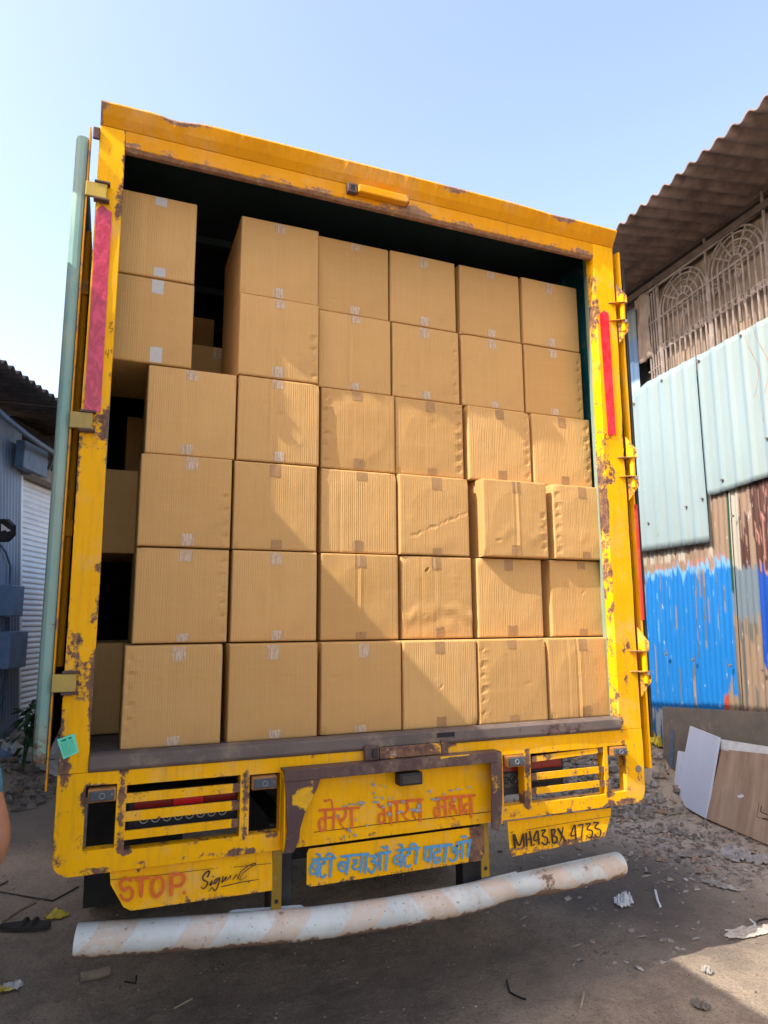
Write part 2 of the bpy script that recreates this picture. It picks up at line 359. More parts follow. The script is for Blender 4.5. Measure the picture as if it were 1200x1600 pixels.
def plate(name, x0, x1, z0, z1, holes, thick, mat, parent, cell=.016, y=0., wearf=wear_rear, wob=.0015, corner=None, warp=None):
    def axis(a, b, cuts):
        c = sorted(set([a, b]+[round(q, 5) for q in cuts if a < q < b])); L = []
        for i in range(len(c)-1):
            k = max(1, int((c[i+1]-c[i])/cell)); L += [c[i]+(c[i+1]-c[i])*j/k for j in range(k)]
        return L+[c[-1]]
    X = axis(x0, x1, [h[0] for h in holes]+[h[1] for h in holes]); Z = axis(z0, z1, [h[2] for h in holes]+[h[3] for h in holes])
    bm = bmesh.new(); V = {}
    def inh(x, z): return any(h[0] < x < h[1] and h[2] < z < h[3] for h in holes)
    def vert(i, j):
        if (i, j) not in V:
            x, z = X[i], Z[j]; px, pz = x, z
            if corner:
                for cx, cz, rr in corner:
                    sx = 1 if x0+rr > cx else -1
                    ax, az_ = (cx-x)*1., (cz-z)
                    if (cx-x)*(cx-(x0+x1)/2) < 0 and z < cz:
                        d = max(abs(ax), abs(az_)); l = math.hypot(ax, az_)
                        if l > 0: px = cx-ax*d/l; pz = cz-az_*d/l
            yy = y + wob*nz(x*6, z*6, 3.)*2
            p = Vector((px, yy, pz))
            if warp: p = warp(p)
            V[(i, j)] = bm.verts.new(p)
        return V[(i, j)]
    fs = []
    for i in range(len(X)-1):
        for j in range(len(Z)-1):
            if not inh((X[i]+X[i+1])/2, (Z[j]+Z[j+1])/2):
                fs.append(bm.faces.new((vert(i, j), vert(i+1, j), vert(i+1, j+1), vert(i, j+1))))
    r = bmesh.ops.extrude_face_region(bm, geom=fs[:])
    for e in r['geom']:
        if isinstance(e, bmesh.types.BMVert): e.co.y += thick
    mb = MB(); mb.bm.free(); mb.bm = bm
    return mb.build(name, mat, parent, bevel=.0025, wear=wearf)
def edgewear(x0, x1, z0, z1, k=.14, d0=.012):
    def f(c):
        d = min(abs(c.x-x0), abs(c.x-x1), abs(c.z-z0), abs(c.z-z1)); return wear_rear(c) + k*math.exp(-(d/d0)**2)*(.5+1.4*max(0, nz(c.x*5, c.z*5, 7.)))
    return f
XL0, XL1, XR0, XR1 = -.226, -.131, 2.14, 2.266
def bend(p):                                           # posts are not perfectly straight
    p.x += .006*nz(p.z*1.3, 4.); return p
plate('frame_post', XL0, XL1, -.052, 2.386, [], .06, 'yellow', truck, wearf=edgewear(XL0, XL1, -9, 9, .16), warp=bend)
plate('frame_post', XR0, XR1, -.052, 2.386, [], .06, 'yellow', truck, wearf=edgewear(XR0, XR1, -9, 9, .18), warp=bend)
# reveals behind the posts, door seat (faces the load)
b = MB(); b.prism([(XR0+.001, .061, -.052), (XR0+.045, .14, -.052), (XR0+.06, .14, -.052), (XR0+.06, .061, -.052)], (0, 0, 2.44)); b.build('door_seat', 'teal_paint', truck, wear=lambda c: .10*math.sin(c.z*3), cut=.08)
b = MB(); b.prism([(XL1-.001, .061, -.052), (XL1-.03, .14, -.052), (XL1-.05, .14, -.052), (XL1-.05, .061, -.052)], (0, 0, 2.44)); b.build('door_seat', 'teal_paint', truck, wear=0.)
holes = [(-.135, -.036, -.305, -.096), (-.004, .389, -.318, -.104), (.423, .538, -.318, -.107), (1.506, 1.612, -.326, -.118), (1.646, 2.04, -.328, -.122), (2.062, 2.162, -.325, -.120)]
def panel_wear(c):
    w = wear_rear(c)
    for h in holes:
        if h[0]-.02 < c.x < h[1]+.02 and h[2]-.02 < c.z < h[3]+.02: w += .10
    if c.z < -.36: w += .10
    if c.z > -.075: w += .12*max(0, 1-abs(-.052-c.z)/.03)*(1 if .2 < c.x < 1.35 else .4)
    return w
plate('rear_panel', XL0, XR1, -.382, -.053, holes, .05, 'yellow', truck, wearf=panel_wear, corner=[(XL0+.06, -.322, .06), (XR1-.06, -.322, .06)])
# header beam, slanted rain flange, top lock
def hdr_wear(c): return wear_rear(c) + ((.34 if c.z < 2.312 else .14) if c.z < 2.334 else 0) + (.25*math.exp(-((c.x-1.12)/.07)**2)*math.exp(-((c.z-2.345)/.03)**2))
b = MB(); b.prism([(XL1, .0, 2.318), (XL1, .0, 2.386), (XL1, .034, 2.386), (XL1, .034, 2.304), (XL1, .012, 2.304)], (XR0-XL1, 0, 0)); b.build('header_beam', 'orange_paint', truck, bevel=.002, wear=lambda c: hdr_wear(c), cut=.03)
def flange():
    bm = bmesh.new(); n = 130; rows = []
    for i in range(n+1):
        x = XL0 + (XR1+.0-XL0)*i/n; wv = .020*fbm(x*3.2, 1.3, 0., 3)+.006*nz(x*17)+.005*nz(x*41, 2.)
        dent = -.022*math.exp(-((x-.06)/.06)**2) - .012*math.exp(-((x-1.86)/.12)**2) + .008*math.exp(-((x-.2)/.08)**2)
        if i == 0: wv -= .004
        zt = 2.458 + wv*.6 + dent*.5 + .012*math.sin((x+.2)/2.5*math.pi)
        rows.append([(x, -.001, 2.387), (x, -.022+wv*.4, 2.42), (x, -.040+wv, zt), (x, -.034+wv, zt+.010), (x, .03, zt+.012), (x, .30, 2.47), (x, .30, 2.44), (x, .02, 2.44), (x, .012, 2.387)])
    V = [[bm.verts.new(p) for p in r] for r in rows]; k = len(rows[0])
    for i in range(n):
        for j in range(k): bm.faces.new((V[i][j], V[i+1][j], V[i+1][(j+1) % k], V[i][(j+1) % k]))
    bm.faces.new(V[0]); bm.faces.new(V[-1][::-1])
    mb = MB(); mb.bm.free(); mb.bm = bm
    return mb.build('rain_flange', 'orange_paint', truck, wear=lambda c: (.06 if c.z > 2.452 and c.y < .02 else -.06) + (.35*math.exp(-((c.x-XL0)/.018)**2)) + .2*math.exp(-((c.x-.08)/.10)**2)*(c.z > 2.44) + .2*math.exp(-((c.x-1.33)/.06)**2)*(c.z > 2.43) + .22*math.exp(-((c.x-1.95)/.08)**2)*(c.z > 2.43))
flange()
b = MB(); b.prism([(2.262, -.03, 2.455), (2.262, 0, 2.385), (2.262, .0, 2.27), (2.262, .05, 2.27), (2.262, .05, 2.46)], (.006, 0, 0)); b.build('end_gusset', 'orange_paint', truck, wear=.08, bevel=.001)
lk = MB().box(.838, 1.085, -.040, -.0005, 2.338, 2.376).build('lock_box', 'orange_paint', truck, bevel=.006, wear=lambda c: .25 if c.x > 1.06 else .03, cut=.03)
MB().box(.79, .834, -.028, -.0005, 2.335, 2.38).build('keeper', 'purple_rust', lk, bevel=.003, wear=0.)
MB().box(.802, .822, -.0285, -.02, 2.345, 2.37).build('slot', 'dark_void', lk)
# box body: side walls, roof, floor, front wall
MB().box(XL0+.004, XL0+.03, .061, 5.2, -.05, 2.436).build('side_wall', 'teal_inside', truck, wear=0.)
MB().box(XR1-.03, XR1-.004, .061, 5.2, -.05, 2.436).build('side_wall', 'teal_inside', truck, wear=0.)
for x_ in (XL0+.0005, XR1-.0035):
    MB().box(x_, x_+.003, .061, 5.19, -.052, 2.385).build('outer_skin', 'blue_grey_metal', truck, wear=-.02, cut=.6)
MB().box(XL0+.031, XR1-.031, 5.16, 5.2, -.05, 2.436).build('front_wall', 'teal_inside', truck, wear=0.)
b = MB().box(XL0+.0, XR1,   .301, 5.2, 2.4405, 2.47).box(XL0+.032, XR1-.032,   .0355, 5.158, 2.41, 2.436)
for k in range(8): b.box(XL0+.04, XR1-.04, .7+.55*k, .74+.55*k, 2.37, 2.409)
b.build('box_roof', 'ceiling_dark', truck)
for s_ in (XL0+.031, XR1-.031-.03):
    for k in range(8): MB().box(s_, s_+.03, .35+.55*k, .39+.55*k, -.001, 2.368).build('wall_rib', 'teal_inside', truck, wear=0.)
MB().box(XL0+.032, XR1-.032,   .066, 5.15, -.05, -.0025).build('load_floor', 'sill_rust', truck, wear=0.)
def sill_w(c): return .10*nz(c.x*3, c.z*30, 2.)+ (.05 if c.x > 1.3 else 0)
b = MB(); b.prism([(XL1+.001, -.012, -.001), (XL1+.001, -.014, -.040), (XL1+.001, -.004, -.052), (XL1+.001, .064, -.052), (XL1+.001, .064, .004), (XL1+.001, .03, .006), (XL1+.001, .0, .004)], (XR0-XL1-.002, 0, 0))
b.build('rear_sill', 'sill_rust', truck, bevel=.003, wear=sill_w, cut=.05)
# grille slats
def slat(x0, x1, z0, z1, dz=0., bentr=0.):
    bm = MB(); n = 24
    for i in range(n):
        a, c = x0+(x1-x0)*i/n, x0+(x1-x0)*(i+1)/n
        fa, fc = dz*(i/n)-bentr*max(0, i/n-.7)**2*6, dz*((i+1)/n)-bentr*max(0, (i+1)/n-.7)**2*6
        P = [(a, .003, z0+fa), (c, .003, z0+fc), (c, .003, z1+fc), (a, .003, z1+fa)]; Q = [(p[0], .012, p[2]) for p in P]
        V = [bm.v(p) for p in P+Q]
        for q in ((0, 1, 2, 3), (4, 7, 6, 5), (0, 4, 5, 1), (3, 2, 6, 7)): bm.f([V[k] for k in q])
    bmesh.ops.remove_doubles(bm.bm, verts=bm.bm.verts, dist=1e-5)
    bm.build('grille_slat', 'yellow', truck, wear=lambda c: .06 + .16*max(0, nz(c.x*9, c.z*14, 2.)) + (.22 if c.x > x1-.03 or (x0 > 1 and c.x < x0+.02) else 0))
for z0, z1 in ((-.164, -.133), (-.225, -.193), (-.285, -.256)): slat(-.004, .389, z0, z1)
slat(1.655, 2.035, -.158, -.135, .012, .0); slat(1.648, 2.038, -.234, -.206, .0); slat(1.648, 2.038, -.293, -.266, .0)
MB().box(1.98, 2.035, .013, .018, -.15, -.105, Matrix.Identity(4)).build('broken_bracket', 'purple_rust', truck, wear=0.)
# tail lamps behind the grilles
def tail_lamp(x0, x1, rings):
    h = MB().box(x0, x1, .062, .16, -.30, -.145).build('tail_lamp', 'black_steel', truck, bevel=.004)
    w_ = (x1-x0)
    MB().box(x0+.02, x0+w_*.38, .054, .0615, -.20, -.155).build('lens', 'lens_red', h, bevel=.002)
    MB().box(x0+w_*.385, x0+w_*.66, .052, .0615, -.20, -.155).build('reflector', 'lens_bright_red' if rings else 'lens_red', h, bevel=.002)
    MB().box(x0+w_*.665, x1-.015, .054, .0615, -.20, -.155).build('lens', 'lens_red', h, bevel=.002)
    MB().box(x0+.02, x1-.015, .056, .0615, -.27, -.207).build('lens', 'lens_dark', h, bevel=.002)
    b = MB(); nn = 8
    for k in range(nn):
        cx = x0+.055+(w_-.12)*k/(nn-1); pts = [(cx+.0135*math.cos(a), .052, -.236+.0135*math.sin(a)) for a in [2*math.pi*i/16 for i in range(17)]]
        b.tube(pts, .0022, 6, False)
        b.tube([(cx, .056, -.236), (cx, .050, -.236)], .004, 8)
    b.build('lamp_ring', 'lens_ring' if rings else 'lens_dark', h, smooth=True)
tail_lamp(.005, .40, True); tail_lamp(1.50, 1.86, False)
# marker lamps
def marker(x0, x1, z0, z1, y=-.006, rim='lamp_rim', lens='lamp_grey'):
    h = MB().box(x0, x1, y-.016, y+.03, z0, z1).build('marker_lamp', rim, truck, bevel=.004)
    MB().box(x0+.006, x1-.006, y-.024, y-.0165, z0+.006, z1-.006).build('lens', lens, h, bevel=.003)
    cx, cz = (x0+x1)/2, (z0+z1)/2
    MB().tube([(cx+.009*math.cos(a), y-.0245, cz+.009*math.sin(a)) for a in [2*math.pi*i/12 for i in range(13)]], .0012, 5, False).build('bulb_ring', 'lens_ring', h)
    MB().tube([(x1-.014, y-.024, cz+.004), (x1-.014, y-.027, cz+.004)], .004, 8).build('screw', 'bolt', h)
marker(-.128, -.038, -.148, -.104); marker(.428, .522, -.158, -.112)
marker(1.515, 1.605, -.166, -.120, rim='lamp_rim'); marker(2.075, 2.155, -.162, -.124)
# hood box around the painted board
def hood_wear(c): return .0 + (.3 if c.z > -.10 and 1.18 < c.x < 1.32 else 0) + .12*max(0, nz(c.x*6, c.z*6)) 
b = MB(); b.box(.538, 1.464, -.058, -.001, -.094, -.088).build('hood_top', 'purple_rust', truck, bevel=.002, wear=.02, cut=.04)
b = MB(); b.box(.538, 1.464, -.066, -.0585, -.130, -.088).build('hood_lip', 'purple_rust', truck, bevel=.003, wear=hood_wear, cut=.02)
b = MB(); b.prism([(.540, -.058, -.131), (.540, -.001, -.0945), (.540, -.001, -.376), (.540, -.058, -.376)], (.006, 0, 0)); b.build('hood_side', 'yellow', truck, bevel=.001, wear=.02, cut=.04)
b = MB(); b.prism([(1.456, -.058, -.131), (1.456, -.001, -.0945), (1.456, -.001, -.376), (1.456, -.058, -.376)], (.006, 0, 0)); b.build('hood_side', 'yellow', truck, bevel=.001, wear=.10, cut=.04)
def flap(pl, mat, y, t, wear=None, name='hood_flap', cut=.03):
    return MB().prism([(p[0], y, p[1]) for p in pl], (0, t, 0)).build(name, mat, truck, bevel=.002, wear=wear if wear is not None else 0., cut=cut)
flap([(.540, -.1305), (.675, -.1305), (.665, -.16), (.640, -.20), (.622, -.235), (.612, -.26), (.600, -.30), (.598, -.33), (.578, -.376), (.540, -.376), (.546, -.35), (.552, -.30), (.548, -.25), (.546, -.19)], 'purple_rust', -.066, .0075,
     lambda c: .27*math.exp(-((c.x-.60)/.04)**2-((c.z+.19)/.045)**2) + .1*(c.x > .60))
flap([(1.408, -.1305), (1.464, -.1305), (1.462, -.25), (1.455, -.33), (1.44, -.40), (1.405, -.385), (1.408, -.30), (1.412, -.22)], 'purple_rust', -.066, .0075, lambda c: .22*math.exp(-((c.x-1.425)/.02)**2-((c.z+.20)/.06)**2))
h = MB().box(1.045-.045, 1.045+.055, -.062, -.012, -.187, -.140).build('plate_lamp', 'black_steel', truck, bevel=.004)
MB().box(1.01, 1.09, -.066, -.0625, -.180, -.148).build('lens', 'lens_dark', h, bevel=.002)
# locking bar above the hood
h = MB().box(.93, 1.20, -.030, -.0155, -.085, -.042).build('lock_bar', 'yellow', truck, bevel=.003, wear=lambda c: .14+.2*abs(nz(c.x*10, c.z*10)), cut=.02)
MB().box(.865, .925, -.034, -.0155, -.086, -.030).build('bar_keeper', 'purple_rust', h, bevel=.003, wear=0.)
MB().box(.895, .918, -.042, -.0345, -.074, -.040).build('bar_tongue', 'black_steel', h, bevel=.002)
MB().box(1.203, 1.235, -.026, -.0155, -.086, -.030).build('bar_keeper', 'purple_rust', h, bevel=.003, wear=.05)
MB().box(1.19, 1.27, -.0158, -.0140, -.022, -.004).build('sill_slot', 'dark_void', truck)
MB().tube([(2.232, -.004, -.232), (2.232, .0, -.232)], .0165, 14).build('rivet', 'bolt', truck, smooth=False)
# hanging name boards
def board(pl, y, wearv, foldz):
    o = MB().prism([(p[0], y+(.012 if p[1] > foldz else 0), p[1]) for p in pl], (0, .004, 0)).build('name_board', 'yellow', truck, bevel=.0015, wear=wearv, cut=.03)
    return o
bd1 = board([(-.045, -.384), (.518, -.384), (.518, -.522), (.03, -.518), (.005, -.503), (-.040, -.425)], .01, lambda c: .02 + (.16 if c.z > -.40 else 0)*max(0, .4+nz(c.x*12, 5.)) + (.12 if c.z < -.508 else 0), -.42)
bd2 = board([(.655, -.395), (1.412, -.395), (1.412, -.50), (1.395, -.53), (.66, -.530), (.648, -.52), (.648, -.41)], .01, lambda c: .03 + (.22 if c.x > 1.33 else 0) + (.1 if c.z < -.515 else 0), -.39)
bd3 = board([(1.532, -.395), (2.085, -.395), (2.078, -.43), (2.030, -.512), (1.548, -.535), (1.535, -.52)], .01, lambda c: .05 + (.1 if c.z < -.50 else 0), -.44)
for x0 in (.517, 1.40):
    b = MB().box(x0, x0+.038, .018, .026, -.60, -.36).build('board_hanger', 'hanger_paint', truck, bevel=.002, wear=-.05)
    MB().box(x0+.012, x0+.026, .0165, .0175, -.572, -.558).build('bolt_hole', 'dark_void', b)
# ---- painted writing, traced stroke by stroke
def spline(P, k=6):
    if len(P) < 3: 
        a, c = P[0], P[-1]; return [(a[0]+(c[0]-a[0])*i/4, a[1]+(c[1]-a[1])*i/4) for i in range(5)]
    Q = [P[0]]+list(P)+[P[-1]]; o = []
    for i in range(1, len(Q)-2):
        p0, p1, p2, p3 = Q[i-1:i+3]
        for j in range(k):
            t = j/k; o.append(tuple(.5*((2*p1[d]) + (-p0[d]+p2[d])*t + (2*p0[d]-5*p1[d]+4*p2[d]-p3[d])*t*t + (-p0[d]+3*p1[d]-3*p2[d]+p3[d])*t**3) for d in (0, 1)))
    return o+[P[-1]]
def writing(name, strokes, y, mat, parent, thin=.75):
    b = MB(); lay = 0
    for wd, P in strokes:
        lay += 1; yy = y - .00012*lay
        S = spline(P); n = len(S); L, Rr = [], []
        for i, p in enumerate(S):
            a = S[max(i-1, 0)]; c = S[min(i+1, n-1)]; dx, dy = c[0]-a[0], c[1]-a[1]; l = math.hypot(dx, dy) or 1
            t = i/(n-1); ww = wd/2*(1-(1-thin)*max(0, 2*t-1)**2)*(1+.10*nz(p[0]*.7, p[1]*.7))
            L.append((p[0]-dy/l*ww, p[1]+dx/l*ww)); Rr.append((p[0]+dy/l*ww, p[1]-dx/l*ww))
        A = [b.v(PY(q[0], q[1], yy)) for q in L]; B = [b.v(PY(q[0], q[1], yy)) for q in Rr]
        for i in range(n-1): b.f([A[i], A[i+1], B[i+1], B[i]])
    return b.build(name, mat, parent)
mera = [(4.5, [(498, 1266.2), (562, 1262.1)]), (3, [(506.3, 1249.3), (509.2, 1252), (515, 1249.3), (518.5, 1252.2), (519.7, 1264)]),
 (4.2, [(508.6, 1267), (508, 1279), (501, 1280.5), (499, 1288), (501, 1296.5), (505.7, 1297.7), (508.6, 1293), (508.6, 1279)]), (3.6, [(501, 1279), (521, 1277)]), (4.2, [(522.6, 1265), (520.6, 1296.5)]),
 (4.2, [(540.7, 1265), (540, 1274), (533.7, 1282.5), (530, 1279), (528, 1275)]), (2.4, [(529, 1281), (533.7, 1289.5), (543, 1298.8)]), (4.2, [(549.4, 1264), (550, 1295.3)]),
 (5, [(606, 1254.3), (661.7, 1249)]), (3.8, [(591.3, 1256), (593.5, 1261), (598.7, 1259.7), (600.2, 1265), (600.2, 1271), (593.5, 1272.5), (592.7, 1283), (597.2, 1286), (601.7, 1281.5), (601, 1271)]),
 (3.4, [(600, 1270), (610, 1268.7)]), (4.5, [(610, 1254.5), (611.5, 1289)]), (4, [(620.5, 1253.7), (621.2, 1286)]), (4, [(634, 1252), (637.7, 1260.5), (635.5, 1268), (629.5, 1271.7), (627, 1268)]),
 (2.6, [(629.5, 1271.7), (634, 1278.5), (641, 1282)]), (4.5, [(656.5, 1250), (657.2, 1284.5)]), (3, [(656.5, 1263.5), (647.5, 1266.5), (646, 1272.5), (650.5, 1280)]),
 (5, [(680, 1248), (743.5, 1242.5)]), (3.8, [(685.7, 1248.5), (685.7, 1260.5), (680.5, 1263.5), (680.5, 1272.5), (683.5, 1276), (687, 1274), (686, 1260.5)]), (3.2, [(685, 1261.2), (695.5, 1259.7)]), (4, [(695.5, 1246), (697, 1278.5)]),
 (3.4, [(709.7, 1246), (709.7, 1253), (704.5, 1253.7), (703.5, 1257), (711, 1259.5), (704, 1264), (704, 1273)]), (3, [(705, 1263), (713, 1265), (713.5, 1272.5)]), (1.6, [(706, 1276), (713, 1283)]),
 (5, [(720, 1245.5), (721, 1274)]), (4, [(736, 1244), (736.7, 1278.5)]), (3.4, [(736, 1255), (727.7, 1257.5), (726, 1265), (728.5, 1270), (731.5, 1264)])]
writing('painted_words', mera, -.0042, 'ink_orange', truck)
beti = [(4.2, [(487.5, 1343.7), (526, 1340.6)]), (3.6, [(494.4, 1335), (499.4, 1335.6), (500, 1342)]), (4.2, [(498, 1343.7), (495.6, 1371)]), (3.6, [(496.9, 1348.7), (488, 1350), (485, 1358.7), (486, 1365), (493.7, 1365), (496, 1360)]), (3, [(488.7, 1353), (494, 1362)]),
 (3.8, [(506, 1343), (507.5, 1349), (501.5, 1351), (500, 1363), (504, 1371), (510, 1366)]), (4.2, [(518, 1342.5), (515.6, 1371)]), (3.6, [(522, 1340), (520, 1336), (513.7, 1334), (509, 1338.5)]),
 (4.5, [(532.5, 1338.7), (577.5, 1333.7)]), (4.5, [(545, 1338), (541.2, 1367.5)]), (3.8, [(543.7, 1348.7), (532.5, 1347.5), (529.4, 1353.7), (532.5, 1360.5), (541, 1361)]), (3.2, [(533, 1350), (540, 1357.5)]),
 (3.8, [(551, 1345), (560, 1343)]), (3.6, [(552.5, 1345.6), (557.5, 1348.7), (551.2, 1353.7), (555, 1358.7), (562.5, 1356)]), (4.2, [(567, 1336), (562.5, 1363.7)]), (4.2, [(573.7, 1335), (570, 1365)]),
 (3.8, [(578.7, 1336), (582.5, 1339), (588.7, 1335.6), (586.2, 1343.7), (581.2, 1346), (587.5, 1350), (585, 1360), (580, 1363.7), (575, 1356)]), (3.2, [(587.5, 1347.5), (593, 1350)]), (4.5, [(595, 1332.5), (593.7, 1361)]), (4.5, [(605, 1332.5), (602.5, 1361)]), (4.5, [(590, 1333.7), (612.5, 1331)]),
 (3.4, [(596, 1323), (601, 1325), (605, 1322), (606, 1329)]),
 (4.2, [(620, 1329.4), (657.5, 1324.4)]), (3.6, [(623, 1320), (628, 1320.6), (629.4, 1326)]), (4.2, [(628.7, 1328.7), (626.2, 1356)]), (3.6, [(627.5, 1335), (618.7, 1338.7), (616.2, 1345), (618.7, 1350), (626, 1348.7)]), (3, [(620, 1341), (625, 1345)]),
 (3.8, [(637.5, 1328.7), (641, 1332.5), (633.7, 1338.7), (633, 1351), (637.5, 1355), (643, 1350)]), (4.2, [(651.9, 1326), (649.4, 1351)]), (3.6, [(640, 1323.7), (645, 1318.7), (650, 1320), (652, 1326)]),
 (5, [(663, 1325), (707.5, 1319.4)]), (3.8, [(666.2, 1326), (663.7, 1338.7), (665, 1343.7), (671, 1342.5)]), (4.2, [(675, 1325), (670.6, 1348.7)]), (3.8, [(686, 1325), (687.5, 1330), (680, 1332.5), (678, 1341), (681, 1348.7), (687.5, 1345), (687.5, 1340), (681, 1341.5)]), (4.5, [(698, 1321), (694.4, 1348.7)]),
 (3.8, [(706, 1324), (711, 1326), (715, 1320), (712.5, 1328.7), (707.5, 1331), (715, 1335), (711, 1343.7), (705, 1345), (702.5, 1340)]), (3.2, [(715, 1331), (720, 1330)]), (4.5, [(723, 1317.5), (722.5, 1342.5)]), (4.5, [(734.4, 1313.7), (730.6, 1340)]), (5, [(713.7, 1318), (737, 1312.5)]), (4, [(720.6, 1307.5), (730, 1307.2)])]
writing('painted_words', beti, .0055, 'ink_blue', bd2)
stop = [(5, [(203.8, 1378.5), (203.3, 1373.8), (193.3, 1373.8), (188, 1379.7), (189.3, 1386.7), (194.5, 1391.3), (201.5, 1386.7), (206.8, 1392.5), (206.2, 1401.8), (199.2, 1407), (192.2, 1404), (188, 1397.2)]), (6, [(210.3, 1373.8), (233.6, 1371)]), (6.5, [(220.8, 1372.7), (220.2, 1402.4)]),
 (5.5, [(249.3, 1369.2), (240, 1375), (237, 1387.8), (240, 1398.3), (245.8, 1400.7), (253.4, 1391.3), (255.2, 1378.5), (249.3, 1369.2)]), (6, [(267.4, 1365), (267.4, 1400)]), (5.5, [(267.4, 1366.7), (282, 1366), (287.9, 1372.7), (282, 1383.2), (270.4, 1385)]), (6, [(285.5, 1395), (290.5, 1394.5)])]
writing('painted_words', stop, .0045, 'ink_orange', bd1)
sig = [(2.5, [(324, 1371.2), (327.4, 1361.8), (323.3, 1362.4), (317.5, 1368.8), (317.5, 1374.7), (324, 1378.2), (322.8, 1384), (317.5, 1388.7), (314, 1385.2)]), (2.5, [(331.5, 1375.8), (328, 1383.4), (333.8, 1379.3)]), (1.8, [(331.5, 1370), (334.2, 1369.4)]),
 (2, [(339.7, 1372.3), (335, 1377), (336.2, 1380.5), (343.2, 1371.2), (339.7, 1386.3), (335, 1392.2), (331.5, 1387), (325.7, 1393.3)]), (1.9, [(349, 1368.8), (346.7, 1379.3), (353.7, 1370), (351.3, 1378.2)]), (1.4, [(354.8, 1375.8), (360.7, 1367.7), (359.5, 1374.7)]),
 (1.1, [(368.8, 1368.8), (363.6, 1374.7), (370, 1366.5), (371.2, 1374.7)]), (1.4, [(372.3, 1373.5), (375.8, 1363), (388, 1353), (399.2, 1348.4), (396, 1352.5), (380, 1364), (374.7, 1375.3), (386.3, 1368.8)]), (1.4, [(346, 1385.8), (375, 1379), (405, 1374)]), (1.6, [(389, 1376), (389, 1379.5)])]
writing('painted_words', sig, .0045, 'ink_black', bd1, .5)
num = [(4, [(802.7, 1303.3), (804.9, 1325.2)]), (3, [(804, 1304), (811.2, 1321), (817.6, 1302.6)]), (3.2, [(817.6, 1302.6), (819, 1323.8)]), (3.6, [(821.9, 1301.2), (823.3, 1323)]), (3.4, [(827.5, 1298.3), (831, 1322.4)]), (2.6, [(822.6, 1312.5), (829.7, 1310.4)]), (3, [(833.2, 1320), (835.6, 1319.6)]),
 (2.8, [(838.9, 1297.6), (834, 1312.5), (843.8, 1311)]), (3.2, [(840.3, 1297.6), (842.4, 1320.3)]), (2.6, [(845.2, 1298.3), (852.3, 1297), (847.4, 1305.4), (855.2, 1309.7), (854.4, 1318.2), (850.2, 1319.6), (846.7, 1315.3)]), (3, [(857, 1316.4), (859.4, 1316)]),
 (3.4, [(861.5, 1295.5), (863.7, 1318.2)]), (2.8, [(861.5, 1296.2), (867.2, 1297), (865, 1305.4), (863, 1306)]), (2.8, [(863, 1306), (870, 1308.2), (869.3, 1315.3), (864.4, 1317.5)]), (3.6, [(871.4, 1294), (884.2, 1315.3)]), (2.2, [(880, 1292), (875.7, 1315.3)]), (3, [(887.4, 1312.8), (889.8, 1312.3)]),
 (2.6, [(897.6, 1289), (892, 1305.4), (901.2, 1304)]), (3.2, [(898.4, 1288.4), (899.8, 1312.5)]), (2.6, [(902.6, 1289.8), (911, 1287.7)]), (2.4, [(911, 1287.7), (908.3, 1311)]), (2.6, [(914.6, 1287.7), (923, 1286.3)]), (2.4, [(923, 1286.3), (917.5, 1295.5), (925.3, 1298.3), (924.6, 1306.8), (920.3, 1309), (916, 1305.4)]),
 (2.6, [(926.7, 1285.6), (935.9, 1284.9)]), (2.4, [(935.9, 1284.9), (929.5, 1293.4), (938, 1297), (938, 1305.4), (934.5, 1308.2), (928.8, 1304)])]
writing('painted_words', num, .0045, 'ink_black', bd3)
# cracks, seams and chipped flakes on the boards
writing('panel_seam', [(1.0, [(490, 1300.5), (545, 1294), (600, 1287)]), (1.3, [(600, 1287), (690, 1277), (768, 1268)])], -.0040, 'crack', truck)
writing('panel_seam', [(.9, [(172, 1375), (200, 1372), (240, 1368)]), (.9, [(240, 1368.5), (300, 1361), (335, 1357)]), (.9, [(365, 1355), (424, 1349)])], .0060, 'crack', bd1)
writing('panel_seam', [(.9, [(797, 1301), (803, 1299.5)]), (.8, [(822, 1297), (880, 1287), (957, 1275)])], .0060, 'crack', bd3)
def chips(L, y, mat, parent, name='bare_patch'):
    rnd = random.Random(3)
    for u, v, ru, rv in L:
        b = MB(); n = 11; pts = []
        for i in range(n):
            a = 2*math.pi*i/n; k = .65+.55*rnd.random(); pts.append(PY(u+ru*k*math.cos(a), v+rv*k*math.sin(a), y))
        b.f([b.v(p) for p in pts]); b.build(name, mat, parent)
chips([(528, 1275, 3, 2.6), (545, 1296.5, 2.6, 3.4), (548.5, 1300, 2, 2), (537.8, 1307, 2, 2.4), (555.8, 1305.5, 2.4, 2.4), (556.3, 1281, 1.6, 1.8), (573.5, 1289.5, 2, 1.8), (540, 1259.5, 5, 1.2), (552, 1257, 9, 1.3), (565, 1254, 7, 2), (564, 1258, 2.4, 3),
       (609, 1256.7, 3.6, 3.2), (598.7, 1260.5, 2.6, 3), (608.5, 1272.5, 3.6, 4), (629.5, 1253, 3.4, 2.8), (627, 1268, 2.6, 2.4), (622.5, 1270, 2.4, 2.2), (650, 1266, 9, 3), (655, 1260, 3.6, 4), (588, 1253.5, 8, 1.6), (597, 1247, 2.4, 3), (587, 1246, 3.6, 2), (584, 1239.5, 1.8, 3), (608, 1247.5, 1.4, 3), (614.5, 1247, 1.2, 3),
       (680, 1249, 8, 2.2), (671.5, 1236.7, 3, 1.6), (704.5, 1235, 4, 1.8), (716, 1233.5, 4, 1.6), (733, 1230, 3, 1.4), (694, 1240.5, 2.6, 1.4), (709.5, 1249.5, 1.6, 3), (584, 1226, 2.6, 3.4), (601, 1229, 1.8, 1.2), (594, 1227, 1.6, 1)], -.0085, 'bare_metal', truck)
